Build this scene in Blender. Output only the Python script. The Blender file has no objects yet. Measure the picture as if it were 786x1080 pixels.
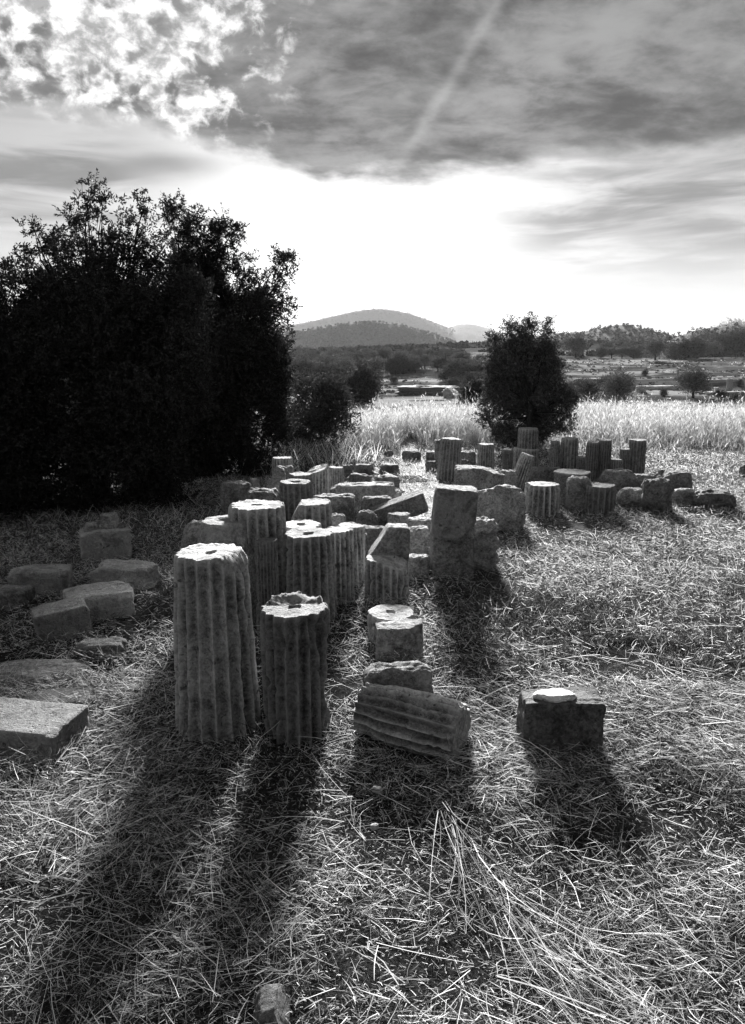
import bpy, math, random
import numpy as np
from mathutils import Vector, Matrix, noise as mn

random.seed(7)
rng = np.random.default_rng(7)
R = math.radians
scene = bpy.context.scene
col = scene.collection

# ------------------------------------------------------------------ camera
CAM_H = 1.70
PITCH = R(12.2)
FOC = 780.0
FWD = Vector((0, math.cos(PITCH), -math.sin(PITCH)))
UP = Vector((0, math.sin(PITCH), math.cos(PITCH)))

def ray(x, y):
    return FWD + Vector((1, 0, 0)) * ((x - 393) / FOC) + UP * ((540 - y) / FOC)

def ground_at(x, y, z=0.0):
    d = ray(x, y)
    return Vector((0, 0, CAM_H)) + d * ((z - CAM_H) / d.z)

def at_depth(x, y, Y):
    d = ray(x, y)
    return Vector((0, 0, CAM_H)) + d * (Y / d.y)

def scale_at(p):
    return (p - Vector((0, 0, CAM_H))).dot(FWD) / FOC        # metres for one photo pixel

cam = bpy.data.cameras.new('camera')
cam.sensor_fit = 'VERTICAL'; cam.sensor_height = 36; cam.lens = 26
cam.clip_start = 0.05; cam.clip_end = 20000
camo = bpy.data.objects.new('camera', cam); col.objects.link(camo)
camo.location = (0, 0, CAM_H); camo.rotation_euler = (R(90) - PITCH, 0, 0)
scene.camera = camo

SUN_EL, SUN_AZ = 19.5, 2.0        # degrees; azimuth to the right of straight ahead

# ------------------------------------------------------------------ node helpers
class E:
    """a node socket that can be written with + - * / like a number"""
    def __init__(s, nt, sock): s.nt, s.s = nt, sock
    def _m(s, op, *a):
        n = s.nt.nodes.new('ShaderNodeMath'); n.operation = op
        for i, v in enumerate((s,) + a):
            if isinstance(v, E): s.nt.links.new(v.s, n.inputs[i])
            else: n.inputs[i].default_value = v
        return E(s.nt, n.outputs[0])
    def __add__(s, o): return s._m('ADD', o)
    __radd__ = __add__
    def __sub__(s, o): return s._m('SUBTRACT', o)
    def __rsub__(s, o): return (s * -1.0) + o
    def __mul__(s, o): return s._m('MULTIPLY', o)
    __rmul__ = __mul__
    def __truediv__(s, o): return s._m('DIVIDE', o)
    def pw(s, o): return s._m('POWER', o)
    def mx(s, o): return s._m('MAXIMUM', o)
    def mi(s, o): return s._m('MINIMUM', o)
    def smooth(s, a, b, lo=0.0, hi=1.0):
        n = s.nt.nodes.new('ShaderNodeMapRange'); n.interpolation_type = 'SMOOTHSTEP'
        s.nt.links.new(s.s, n.inputs[0])
        for i, v in enumerate((a, b, lo, hi)):
            if isinstance(v, E): s.nt.links.new(v.s, n.inputs[i + 1])
            else: n.inputs[i + 1].default_value = v
        return E(s.nt, n.outputs[0])
    def gauss(s, c, w):
        d = (s - c) / w
        return E(s.nt, s.nt.nodes.new('ShaderNodeValue').outputs[0])._const(2.71828).pw(d * d * -1.0)
    def _const(s, v):
        s.s.default_value = v; return s

def mix(a, b, f):
    return a * (1.0 - f) + b * f

def noise(nt, vec, scale, detail=4, rough=0.55, dist=0.0):
    n = nt.nodes.new('ShaderNodeTexNoise')
    nt.links.new(vec, n.inputs['Vector'])
    n.inputs['Scale'].default_value = scale; n.inputs['Detail'].default_value = detail
    n.inputs['Roughness'].default_value = rough; n.inputs['Distortion'].default_value = dist
    return E(nt, n.outputs[0])

def vmap(nt, vec, scale=(1, 1, 1), loc=(0, 0, 0), rot=(0, 0, 0)):
    n = nt.nodes.new('ShaderNodeMapping'); nt.links.new(vec, n.inputs['Vector'])
    n.inputs['Scale'].default_value = scale; n.inputs['Location'].default_value = loc
    n.inputs['Rotation'].default_value = rot
    return n.outputs[0]

def new_mat(name):
    m = bpy.data.materials.new(name); m.use_nodes = True
    nt = m.node_tree; nt.nodes.clear()
    out = nt.nodes.new('ShaderNodeOutputMaterial')
    return m, nt, out

def grey(nt, val):
    n = nt.nodes.new('ShaderNodeCombineColor')
    for i in range(3):
        if isinstance(val, E): nt.links.new(val.s, n.inputs[i])
        else: n.inputs[i].default_value = val
    return n.outputs[0]

def bump(nt, h, strength, dist):
    n = nt.nodes.new('ShaderNodeBump'); n.inputs['Strength'].default_value = strength
    n.inputs['Distance'].default_value = dist
    nt.links.new(h.s, n.inputs['Height'])
    return n.outputs[0]

# ------------------------------------------------------------------ materials
def stone_material(name, lo, hi, fluted=False, pale=0.0):
    m, nt, out = new_mat(name)
    tc = nt.nodes.new('ShaderNodeTexCoord').outputs['Object']
    oi = nt.nodes.new('ShaderNodeObjectInfo').outputs['Random']
    va = nt.nodes.new('ShaderNodeVectorMath'); va.operation = 'MULTIPLY_ADD'
    cx = nt.nodes.new('ShaderNodeCombineXYZ')
    for i in range(3): nt.links.new(oi, cx.inputs[i])
    nt.links.new(cx.outputs[0], va.inputs[0]); va.inputs[1].default_value = (37, 61, 23)
    nt.links.new(tc, va.inputs[2])
    v = va.outputs[0]
    big = noise(nt, v, 5.0, 5, 0.6)
    mid = noise(nt, v, 19.0, 6, 0.65, 0.4)
    fine = noise(nt, v, 110.0, 5, 0.75)
    grit = noise(nt, v, 48.0, 6, 0.75, 0.2)
    streak = noise(nt, vmap(nt, v, (16, 16, 1.6)), 1.0, 5, 0.6, 0.3)
    lich = noise(nt, v, 11.0, 3, 0.5, 1.2).smooth(0.56, 0.66)
    dark = noise(nt, v, 7.0, 8, 0.75, 0.8).smooth(0.5, 0.64)
    a = big * 0.4 + mid * 0.45 + fine * 0.35 + streak * (0.5 if fluted else 0.2) - (0.35 if fluted else 0.2)
    a = a + (grit - 0.5) * 0.9
    tone = a.smooth(0.26, 0.80, lo, hi)
    tone = mix(tone, tone * 0.42, dark * 0.8)
    tone = mix(tone, tone * 1.3 + 0.05, lich * 0.55)
    att = nt.nodes.new('ShaderNodeAttribute'); att.attribute_name = 'wear_light'
    wear_light = E(nt, att.outputs['Fac'])
    tone = mix(tone, tone * 0.6 + hi * 1.0, wear_light * mid.smooth(0.12, 0.5))  # paler ridges and tops: worn stone plus light painted into the colour
    ob = E(nt, oi)
    tone = tone * (ob * 0.7 + 0.66) + pale
    vor = nt.nodes.new('ShaderNodeTexVoronoi'); vor.inputs['Scale'].default_value = 42
    nt.links.new(v, vor.inputs['Vector'])
    pits = E(nt, vor.outputs['Distance']).smooth(0.0, 0.32)
    h = mid * 0.5 + fine * 0.35 + big * 0.5 + pits * 0.35 + grit * 0.5
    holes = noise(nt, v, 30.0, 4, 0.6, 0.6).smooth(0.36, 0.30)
    tone = mix(tone, tone * 0.35, holes)  # pits also darkened in the colour, painting the shade inside them
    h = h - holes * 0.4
    b = nt.nodes.new('ShaderNodeBsdfPrincipled')
    nt.links.new(grey(nt, tone), b.inputs['Base Color'])
    b.inputs['Roughness'].default_value = 0.85
    b.inputs['Specular IOR Level'].default_value = 0.3
    nt.links.new(bump(nt, h, 1.0, 0.045), b.inputs['Normal'])
    nt.links.new(b.outputs[0], out.inputs[0])
    return m

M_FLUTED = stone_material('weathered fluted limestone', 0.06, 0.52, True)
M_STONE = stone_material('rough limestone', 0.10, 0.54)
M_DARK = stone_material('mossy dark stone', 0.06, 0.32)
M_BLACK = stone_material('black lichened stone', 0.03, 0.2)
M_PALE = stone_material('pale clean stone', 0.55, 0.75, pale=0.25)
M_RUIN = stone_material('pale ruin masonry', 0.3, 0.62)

def blade_material(name, lo, hi, trans, gloss=0.06, rough=0.4, power=1.5):
    m, nt, out = new_mat(name)
    geo = nt.nodes.new('ShaderNodeNewGeometry')
    rnd = E(nt, geo.outputs['Random Per Island'])
    tone = (rnd.pw(power) if power < 9 else rnd.smooth(0.30, 1.02)) * (hi - lo) + lo
    c = grey(nt, tone)
    d = nt.nodes.new('ShaderNodeBsdfDiffuse'); nt.links.new(c, d.inputs[0])
    t = nt.nodes.new('ShaderNodeBsdfTranslucent'); nt.links.new(c, t.inputs[0])
    mx = nt.nodes.new('ShaderNodeMixShader'); mx.inputs[0].default_value = trans
    nt.links.new(d.outputs[0], mx.inputs[1]); nt.links.new(t.outputs[0], mx.inputs[2])
    g = nt.nodes.new('ShaderNodeBsdfGlossy'); g.inputs['Roughness'].default_value = rough
    g.inputs[0].default_value = (0.8, 0.8, 0.8, 1)
    m2 = nt.nodes.new('ShaderNodeMixShader'); m2.inputs[0].default_value = gloss
    nt.links.new(mx.outputs[0], m2.inputs[1]); nt.links.new(g.outputs[0], m2.inputs[2])
    nt.links.new(m2.outputs[0], out.inputs[0])
    return m

M_STRAW = blade_material('dry straw', 0.02, 1.0, 0.40, 0.03, 0.5, 10)
M_TURF = blade_material('dry short grass', 0.03, 0.95, 0.42, 0.025, 0.5, 10)
M_TALL = blade_material('ripe tall grass', 0.14, 0.62, 0.5, 0.04, 0.4, 1.0)
M_WEED = blade_material('green weeds', 0.03, 0.14, 0.25, 0.05)
M_LEAF = blade_material('dark glossy leaves', 0.012, 0.06, 0.2, 0.02, 0.4)
M_LEAF2 = blade_material('grey green olive leaves', 0.05, 0.19, 0.12, 0.02, 0.45)
M_SCRUB = blade_material('scrub leaves', 0.04, 0.13, 0.12, 0.02, 0.5)

def simple(name, v, rough=0.9, bumpscale=30):
    m, nt, out = new_mat(name)
    tc = nt.nodes.new('ShaderNodeTexCoord').outputs['Object']
    n = noise(nt, tc, bumpscale, 5, 0.6)
    b = nt.nodes.new('ShaderNodeBsdfPrincipled')
    nt.links.new(grey(nt, n.smooth(0.3, 0.7, v * 0.6, v * 1.35)), b.inputs['Base Color'])
    b.inputs['Roughness'].default_value = rough
    b.inputs['Specular IOR Level'].default_value = 0.2
    nt.links.new(bump(nt, n, 0.6, 0.02), b.inputs['Normal'])
    nt.links.new(b.outputs[0], out.inputs[0])
    return m
M_WOOD = blade_material('far woodland leaves', 0.012, 0.05, 0.03, 0.0, 0.5)
M_BARK = simple('bark', 0.022)

# ------------------------------------------------------------------ object helpers
def tag(o, label=None, cat=None, group=None, kind=None):
    if label: o['label'] = label
    if cat: o['category'] = cat
    if group: o['group'] = group
    if kind or cat: o['kind'] = kind or 'thing'
    return o

def mesh_from(name, verts, faces, mat=None, smooth=True, wear_light=None):
    me = bpy.data.meshes.new(name)
    me.from_pydata([tuple(v) for v in verts], [], faces)
    if smooth: me.polygons.foreach_set('use_smooth', [True] * len(me.polygons))
    if wear_light is not None:
        a = me.attributes.new('wear_light', 'FLOAT', 'POINT'); a.data.foreach_set('value', wear_light)
    if mat: me.materials.append(mat)
    me.update()
    return me

def fast_mesh(name, verts, quads, mat):
    """numpy verts (n,3) and quads (m,4)"""
    me = bpy.data.meshes.new(name)
    verts = np.ascontiguousarray(verts, np.float32); quads = np.ascontiguousarray(quads, np.int32)
    me.vertices.add(len(verts)); me.vertices.foreach_set('co', verts.ravel())
    me.loops.add(quads.size); me.loops.foreach_set('vertex_index', quads.ravel())
    me.polygons.add(len(quads))
    me.polygons.foreach_set('loop_start', np.arange(len(quads), dtype=np.int32) * 4)
    me.polygons.foreach_set('loop_total', np.full(len(quads), 4, np.int32))
    me.materials.append(mat)
    me.update(calc_edges=True)
    return me

def link(name, me, parent=None):
    o = bpy.data.objects.new(name, me); col.objects.link(o)
    if parent: o.parent = parent
    return o

def fr(p, s, seed, octv=4):
    return mn.fractal(Vector((p[0] * s + seed * 13.7, p[1] * s - seed * 7.3, p[2] * s + seed * 3.1)), 0.9, 2.1, octv, noise_basis='PERLIN_ORIGINAL')

# ------------------------------------------------------------------ terrain
def terrain_np(x, y):
    """height of the ground"""
    z = np.zeros_like(x)
    s = np.clip((y - 15.5) / 80.0, 0, 1); s = s * s * (3 - 2 * s) * 0.35 + s * 0.65
    z = z - 6.5 * s
    r = np.clip((y - 165) / 170.0, 0, 3.0)
    side = np.clip((x / np.maximum(y, 1) + 0.15) / 0.3, 0, 1)
    z = z + r * (2.2 + 3.0 * side)
    far = np.clip((y - 12) / 60, 0, 1)
    z = z + far * (0.35 * np.sin(x * 0.11 + y * 0.05) + 0.25 * np.sin(x * 0.043 - y * 0.081 + 1.3))
    # terraces on the right of the valley
    terr = np.clip((y - 140) / 30, 0, 1) * np.clip((400 - y) / 60, 0, 1) * side
    z = z + terr * 0.7 * np.sin((y + 0.22 * x + 6 * np.sin(x * 0.05)) * 0.16)
    near = np.clip(1 - (y - 14) / 10, 0, 1)
    z = z + near * (0.018 * np.sin(x * 2.3 + 0.7 * y) * np.sin(y * 1.9 - 0.5 * x) + 0.012 * np.sin(x * 5.1 + 2) * np.sin(y * 4.3))
    return z

def terrain(x, y):
    return float(terrain_np(np.array([float(x)]), np.array([float(y)]))[0])

def hit(x, y):
    """the ground point a photograph pixel looks at, on the real terrain"""
    d = ray(x, y); o = Vector((0, 0, CAM_H)); t = 1.0
    while t < 3000:
        p = o + d * t
        if p.z <= terrain(p.x, p.y): return p
        t *= 1.004
    return o + d * 3000

def build_ground():
    ys = [-8.0]
    step = 0.25
    while ys[-1] < 5200:
        y = ys[-1]
        ys.append(y + (0.16 if y < 14 else max(0.3, y * 0.022)))
    ys = np.array(ys)
    us = np.concatenate([np.linspace(-1, 1, 121)])
    us = np.sign(us) * (0.75 * np.abs(us) + 0.25 * np.abs(us) ** 3)
    V = []
    for y in ys:
        half = 9 + abs(y) * 1.25
        V.append(np.stack([us * half, np.full_like(us, y)], 1))
    V = np.array(V)
    X, Y = V[..., 0], V[..., 1]
    Z = terrain_np(X, Y)
    n, m = X.shape
    verts = np.stack([X, Y, Z], -1).reshape(-1, 3)
    i, j = np.meshgrid(np.arange(n - 1), np.arange(m - 1), indexing='ij')
    a = i * m + j
    quads = np.stack([a, a + 1, a + m + 1, a + m], -1).reshape(-1, 4)
    m_, nt, out = new_mat('ground soil and stubble')
    geo = nt.nodes.new('ShaderNodeNewGeometry').outputs['Position']
    sep = nt.nodes.new('ShaderNodeSeparateXYZ'); nt.links.new(geo, sep.inputs[0])
    px, py = E(nt, sep.outputs[0]), E(nt, sep.outputs[1])
    soil = noise(nt, geo, 9.0, 6, 0.65)
    fine = noise(nt, geo, 70.0, 4, 0.7)
    near = mix((soil * 0.5 + fine * 0.5).smooth(0.35, 0.68, 0.01, 0.06), (soil * 0.5 + fine * 0.5).smooth(0.35, 0.66, 0.04, 0.26), py.smooth(3.5, 8.0))
    # far fields: pale stubble and dark scrub in long strips across the slope
    strip = noise(nt, vmap(nt, geo, (0.012, 0.05, 0.05), (3.3, 1.2, 0)), 1.0, 5, 0.6, 0.6)
    patch = noise(nt, vmap(nt, geo, (0.08, 0.14, 0.1)), 1.0, 5, 0.65)
    fp = noise(nt, vmap(nt, geo, (0.3, 0.6, 0.3)), 1.0, 5, 0.7)
    f = (strip * 0.55 + patch * 0.25 + fp * 0.2).smooth(0.495, 0.55)
    farc = mix(patch.smooth(0.3, 0.7, 0.04, 0.13), soil.smooth(0.3, 0.7, 0.20, 0.34), f)
    fm = py.smooth(14.0, 40.0)
    tone = mix(near, farc, fm)
    vf = py.smooth(330.0, 620.0)
    tone = mix(tone, 0.03, vf)
    b = nt.nodes.new('ShaderNodeBsdfPrincipled')
    nt.links.new(grey(nt, tone), b.inputs['Base Color']); b.inputs['Roughness'].default_value = 0.95
    b.inputs['Specular IOR Level'].default_value = 0.0
    nt.links.new(bump(nt, soil + fine * 0.6, 1.0, 0.05), b.inputs['Normal'])
    nt.links.new(b.outputs[0], out.inputs[0])
    o = link('ground', fast_mesh('ground', verts, quads, m_))
    o.data.polygons.foreach_set('use_smooth', [True] * len(o.data.polygons))
    tag(o, kind='structure')
build_ground()

# ------------------------------------------------------------------ stones
def column_mesh(name, r0, r1, h, flutes=18, depth=0.085, seed=0, cut=None, hole=0.0, rough=0.005,
                mat=None, chips=0.5, bulge=0.0, edge=0.05, nz=34, hole_off=(0, 0), top_rough=0.006, erode=0.0, base_edge=0.0, lip=0.0):
    """a column drum on end: fluted shaft with worn arrises, chipped rim, broken or dressed top and dowel hole"""
    sub = 10
    na = flutes * sub if flutes else 96
    V, W = [], []
    def ztop(x, y):
        z = h
        if cut:
            for (ax, ay, c) in cut: z = min(z, c + ax * x + ay * y)
        z += top_rough * fr((x, y, 0), 9.0, seed + 5, 4) * 1.6
        if lip: z += lip * min(1.0, max(0.0, (y / r1 - 0.30 + 0.3 * fr((x, y, 0), 10.0, seed, 3)) / 0.45)) * (1 + 0.6 * fr((x, y, 3), 16.0, seed, 3)) * (1 - 0.5 * abs(x / r1))
        return max(z, 0.03)
    zb = -0.08
    rows = [zb] + [i / nz for i in range(nz + 1)]
    for iz, f in enumerate(rows):
        for ia in range(na):
            th = 2 * math.pi * ia / na
            c, s = math.cos(th), math.sin(th)
            ff = max(f, 0)
            rr = r0 + (r1 - r0) * ff + bulge * math.sin(math.pi * ff)
            t = (ia % sub) / sub if flutes else 0
            zt = ztop(rr * c, rr * s)
            z = f * zt if iz else zb
            er = 0.5 + 0.5 * fr((rr * c * 1.2, rr * s * 1.2, z), 3.2, seed + 1, 3)
            er = min(1.0, max(0.0, 1.2 - er * 0.45 - erode))
            er *= 1 - 0.55 * max(0.0, (ff - 0.93) / 0.07)
            dep = depth * 2.2 * rr * er
            d = dep * 4 * t * (1 - t) if flutes else 0
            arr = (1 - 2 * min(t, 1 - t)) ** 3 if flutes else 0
            # chipped arrises and larger losses
            ch = fr((rr * c, rr * s, z), 22.0, seed + 2, 3)
            loss = max(0, ch - 0.30) * 0.06 * chips * (0.4 + arr)
            bigl = max(0, fr((rr * c, rr * s, z * 0.7), 3.6, seed + 3, 3) - 0.45) * 0.13 * chips
            nz_ = rough * fr((c * rr, s * rr, z), 6.0, seed + 4, 4)
            r_ = rr - d - loss - bigl + nz_
            # worn rim
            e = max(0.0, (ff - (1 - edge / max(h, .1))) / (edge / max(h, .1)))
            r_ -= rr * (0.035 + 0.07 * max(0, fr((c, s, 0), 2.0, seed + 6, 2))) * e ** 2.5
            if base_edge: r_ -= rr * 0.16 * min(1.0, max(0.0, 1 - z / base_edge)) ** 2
            V.append((r_ * c, r_ * s, z)); W.append(min(1.0, arr * er * 0.9 + 0.5 * e))  # ridges and rim lightened: wear plus painted edge light
    F = []
    for iz in range(len(rows) - 1):
        for ia in range(na):
            ib = (ia + 1) % na
            F.append((iz * na + ia, iz * na + ib, (iz + 1) * na + ib, (iz + 1) * na + ia))
    last = (len(rows) - 1) * na
    rim = [V[last + ia] for ia in range(na)]
    fr_list = [0.95, 0.86, 0.74, 0.6, 0.46, 0.34]
    if hole: fr_list += [hole * 1.12, hole, hole * 0.94, hole * 0.5]
    else: fr_list += [0.2, 0.1]
    prev = last
    for k, q in enumerate(fr_list):
        base = len(V)
        for ia in range(na):
            x, y = rim[ia][0], rim[ia][1]
            if q < 0.34 and hole:
                th = 2 * math.pi * ia / na
                sq = 1 / max(abs(math.cos(th)), abs(math.sin(th)))
                sq = 0.5 + 0.5 * sq
                rr = r1 * q * sq
                x, y = rr * math.cos(th) + hole_off[0], rr * math.sin(th) + hole_off[1]
            else:
                x, y = x * q, y * q
            z = ztop(x, y)
            if hole and q <= hole * 0.95: z -= 0.05
            V.append((x, y, z)); W.append(0.35)  # whole top made paler in the colour, as if sunlit
        for ia in range(na):
            ib = (ia + 1) % na
            F.append((prev + ia, prev + ib, base + ib, base + ia))
        prev = base
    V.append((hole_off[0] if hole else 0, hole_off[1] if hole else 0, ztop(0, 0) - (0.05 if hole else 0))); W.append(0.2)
    for ia in range(na): F.append((prev + ia, prev + (ia + 1) % na, len(V) - 1))
    V.append((0, 0, zb)); W.append(0)
    for ia in range(na): F.append(((ia + 1) % na, ia, len(V) - 1))
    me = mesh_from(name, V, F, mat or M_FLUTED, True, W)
    if flutes:
        sh = me.attributes.new('sharp_edge', 'BOOLEAN', 'EDGE')
        lim = (len(rows) - 3) * na
        flags = []
        for e in me.edges:
            a, b = e.vertices
            flags.append(a < lim and b < lim and a % na == b % na and (a % na) % sub == 0)
        sh.data.foreach_set('value', flags)
    return me

def rock_mesh(name, w, d, h, seed=0, square=0.7, rough=0.05, cuts=(), ncut=7, n=18, mat=None, sink=0.05, layers=0.0, top=None):
    """a stone: a box worn round, struck by random flat breaks and roughened; base at z=0"""
    rs = random.Random(seed * 101 + 3)
    V, F, idx = [], [], {}
    def vid(p):
        k = (round(p[0], 5), round(p[1], 5), round(p[2], 5))
        if k not in idx:
            idx[k] = len(V); V.append(p)
        return idx[k]
    for ax in range(3):
        for sg in (-1, 1):
            for i in range(n):
                for j in range(n):
                    q = []
                    for (di, dj) in ((0, 0), (1, 0), (1, 1), (0, 1)):
                        a, b = -1 + 2 * (i + di) / n, -1 + 2 * (j + dj) / n
                        p = [0, 0, 0]; p[ax] = sg; p[(ax + 1) % 3] = a; p[(ax + 2) % 3] = b
                        q.append(vid(tuple(p)))
                    if sg < 0: q.reverse()
                    F.append(tuple(q))
    planes = []
    for k in range(ncut):
        v = Vector((rs.uniform(-1, 1), rs.uniform(-1, 1), rs.uniform(-0.5, 1))).normalized()
        sup = square * (abs(v.x) + abs(v.y) + abs(v.z)) + (1 - square)
        planes.append((v, sup * rs.uniform(0.80, 0.97)))
    for (nx, ny, nz, o) in cuts:
        planes.append((Vector((nx, ny, nz)).normalized(), o))
    out = []
    ex = 2 + 10 * square ** 2 + 26 * max(0, square - 0.75) / 0.25
    for p in V:
        v = Vector(p)
        ln = (abs(v.x) ** ex + abs(v.y) ** ex + abs(v.z) ** ex) ** (1 / ex)
        v = v / ln
        for (nn, o) in planes:
            e = v.dot(nn) - o
            if e > 0: v = v - nn * e
        s = 1 + rough * 1.5 * fr(v, 1.4, seed, 3) + rough * 0.9 * fr(v, 4.0, seed + 2, 4)
        v = v * s
        if layers:
            v.x *= 1 + layers * math.sin(v.z * 11 + 2.5 * fr(v, 1.2, seed + 7, 2))
            v.y *= 1 + layers * math.sin(v.z * 11 + 2.5 * fr(v, 1.2, seed + 7, 2))
        out.append(Vector((v.x * w / 2, v.y * d / 2, (v.z + 1) * (h + sink) / 2 - sink)))
    return mesh_from(name, out, F, mat or M_STONE, True, [0.0] * len(out))

ITEMS = []           # footprint check

def place(o, x, y, z=None, rz=0.0, tilt=(0, 0)):
    o.location = (x, y, terrain(x, y) if z is None else z)
    o.rotation_euler = (R(tilt[0]), R(tilt[1]), R(rz))
    return o

def column(label, bx, by, w, ty, w_top=None, name='fluted_column', cat='column stump', group='fluted column stumps standing in the ruins',
           lean=(0, 0), cutpx=None, seed=0, rz=0, **kw):
    """bx, by: foot of the drum in the photograph; w: its width there; ty: height of the middle of its top"""
    g = ground_at(bx, by)
    s = scale_at(g)
    r0 = w * s / 2 * 1.03
    cy = g.y + r0
    cx = at_depth(bx, by, cy).x
    r1 = r0 * ((w_top * 1.0 / w) if w_top else 0.97)
    h = at_depth(bx, ty, cy).z
    if w_top:   # the top is nearer the lens than the foot
        pt = at_depth(bx, ty, cy); r1 = w_top * scale_at(pt) / 2 * 1.02
    kw.setdefault('hole', 0.16)
    me = column_mesh(name, r0, r1, h, seed=seed, **kw)
    o = link(name, me)
    place(o, cx, cy, rz=rz, tilt=lean)
    tag(o, label, cat, group)
    ITEMS.append((label, cx, cy, r0))
    return o

def stone(label, bx, by, w, ty, dep=0.8, name='rough_stone', cat='stone', group=None, seed=0, rz=0, tilt=(0, 0), z=None, hmul=1.0, **kw):
    g = ground_at(bx, by, z or 0.0)
    s = scale_at(g)
    W = w * s; D = W * dep
    cy = g.y + D / 2
    cx = at_depth(bx, by, cy).x
    h = (at_depth(bx, ty, cy + D * 0.15).z - (z or 0)) * hmul
    h = max(h, 0.03)
    o = link(name, rock_mesh(name, W, D, h, seed=seed, **kw))
    place(o, cx, cy, z=z, rz=rz, tilt=tilt)
    tag(o, label, cat, group)
    if z is None: ITEMS.append((label, cx, cy, min(W, D) / 2))
    o['_top'] = h
    return o

# ---- the row of column stumps on the left
column('tallest fluted column stump, nearest the camera, tapering and broken at its upper right', 232, 784, 92, 580, 76, seed=1,
       cut=[(-1.3, 0.5, 0.98)], depth=0.075, nz=44, erode=0.05, chips=0.35)
column('short fluted column stump beside the tallest one, with a gouged lower right side', 314, 787, 71, 640, 72, seed=2,
       depth=0.085, nz=40, chips=0.9, hole=0.2, edge=0.03, lip=0.026)
column('rounded drum with a hole in its flat top, right behind the tallest front column', 244, 668, 64, 549, 50, name='worn_drum', cat='column drum',
       flutes=0, bulge=0.045, seed=3, hole=0.36, edge=0.12, chips=0.4, mat=M_STONE)
stone('pale rounded boulder half hidden at the left of the holed rounded drum', 214, 612, 40, 546, dep=0.9, square=0.3, seed=4, name='boulder', cat='boulder')
column('broad fluted column stump with a white top under the dark tree, behind the rounded drum', 275, 664, 63, 532, 60, seed=5, hole=0.2, depth=0.1)
column('front one of two white topped fluted columns standing close together', 327, 664, 60, 563, 53, seed=6, hole=0.22, chips=0.6)
column('rear one of two white topped fluted columns standing close together', 319, 626, 48, 552, 45, seed=7, hole=0.2)
column('column stump with a sloping left shoulder and small flat white top', 329, 606, 46, 529, 44, seed=8, cut=[(1.9, 0.0, 0.70)], depth=0.05, hole=0.0, edge=0.1)
column('narrow fluted column with a hollow broken out of its side', 358, 640, 33, 560, 32, seed=9, chips=1.5, hole=0.0)
column('dark slim column with a white top next to the one with a broken hollow', 371, 618, 30, 553, 29, seed=10, hole=0.0, chips=0.6)
column('lower fluted half of a column split along a slanting break', 408, 636, 46, 588, 46, seed=11, cut=[(-0.55, 0.3, 0.30)], hole=0.0, depth=0.06, name='broken_column')
column('small worn drum with a dished top, lying behind a chipped cube of stone', 412, 682, 46, 644, 50, name='worn_drum', cat='column drum', flutes=20, depth=0.04,
       seed=12, hole=0.2, erode=0.4, mat=M_STONE)
_ = stone('wedge shaped fragment leaning on top of the split fluted column', 410, 598, 44, 553, dep=0.7, seed=13, name='stone_fragment', cat='stone fragment', z=0.20,
      square=0.75, cuts=((-1, 0, 0.75, 0.62), (0.3, -0.5, -0.8, 0.8)), ncut=3, rough=0.03)
# stacked pair
lowp = stone('tall squared lower block carrying a slanted upper block beside the grass', 476, 612, 44, 551, dep=0.75, seed=14, name='stone_block', cat='stone block', square=0.95, ncut=6, rough=0.025, n=22, mat=M_STONE)
_ = stone('upper block with a slanting lower edge set on top of the tall squared block', 477, 563, 44, 513, dep=0.75, seed=15, name='stone_block', cat='stone block', square=0.95, ncut=6, rough=0.025,
      z=lowp['_top'] - 0.01, cuts=((0.75, 0, -0.8, 0.86),), n=22, mat=M_RUIN, tilt=(0, 4))
stone('layered eroded stone with ledges at the right foot of the stacked pair', 506, 602, 34, 547, dep=1.0, seed=16, name='layered_stone', layers=0.12, square=0.6, rough=0.07)
# the lying drum and its neighbours
def lying_drum():
    g = ground_at(443, 799); s = scale_at(g)
    L, r = 98 * s, 33.5 * s
    me = column_mesh('lying_drum', r, r * 0.97, L, flutes=16, depth=0.13, seed=17, hole=0.0, chips=0.4, nz=40, edge=0.06, base_edge=0.10)
    o = link('lying_drum', me)
    o.rotation_euler = Matrix.Rotation(R(90), 4, 'Y').to_euler()
    rot = Matrix.Rotation(R(-27), 4, 'Z') @ Matrix.Rotation(R(92), 4, 'Y') @ Matrix.Rotation(R(8), 4, 'Z')
    o.rotation_euler = rot.to_euler()
    c = Vector((g.x, g.y + r * 0.85, r * 0.76))
    o.location = c - rot.to_3x3() @ Vector((0, 0, L / 2))
    tag(o, 'fluted column drum lying on its side in the straw', 'column drum')
    ITEMS.append(('lying', c.x, c.y, r))
lying_drum()
stone('chipped cube of stone with a broken right corner behind the lying drum', 421, 697, 50, 655, dep=0.65, seed=18, name='stone_block', cat='stone block', square=0.92, ncut=2, rough=0.03,
      cuts=((1, -0.5, 0.5, 1.12),), n=22)
stone('flat straw covered stone directly behind the lying drum', 420, 764, 72, 701, dep=0.45, seed=19, name='flat_stone', square=0.7, rough=0.05, mat=M_DARK)
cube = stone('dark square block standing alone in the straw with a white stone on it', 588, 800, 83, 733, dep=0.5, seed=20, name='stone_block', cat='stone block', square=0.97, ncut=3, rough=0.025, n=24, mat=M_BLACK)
def white_stone():
    p = cube.location; z = cube['_top'] - 0.012
    s = 0.0042
    me = rock_mesh('white_stone', 0.185, 0.10, 0.058, seed=21, square=0.1, rough=0.09, ncut=3, n=16, mat=M_PALE, sink=0.0, cuts=((0, 0, 1, 0.55),))
    o = link('white_stone', me); o.location = (p.x - 0.035, p.y - 0.02, z); o.rotation_euler = (R(-6), 0, R(4))
    tag(o, 'bright white flat stone resting on the dark square block', 'stone')
white_stone()

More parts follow.
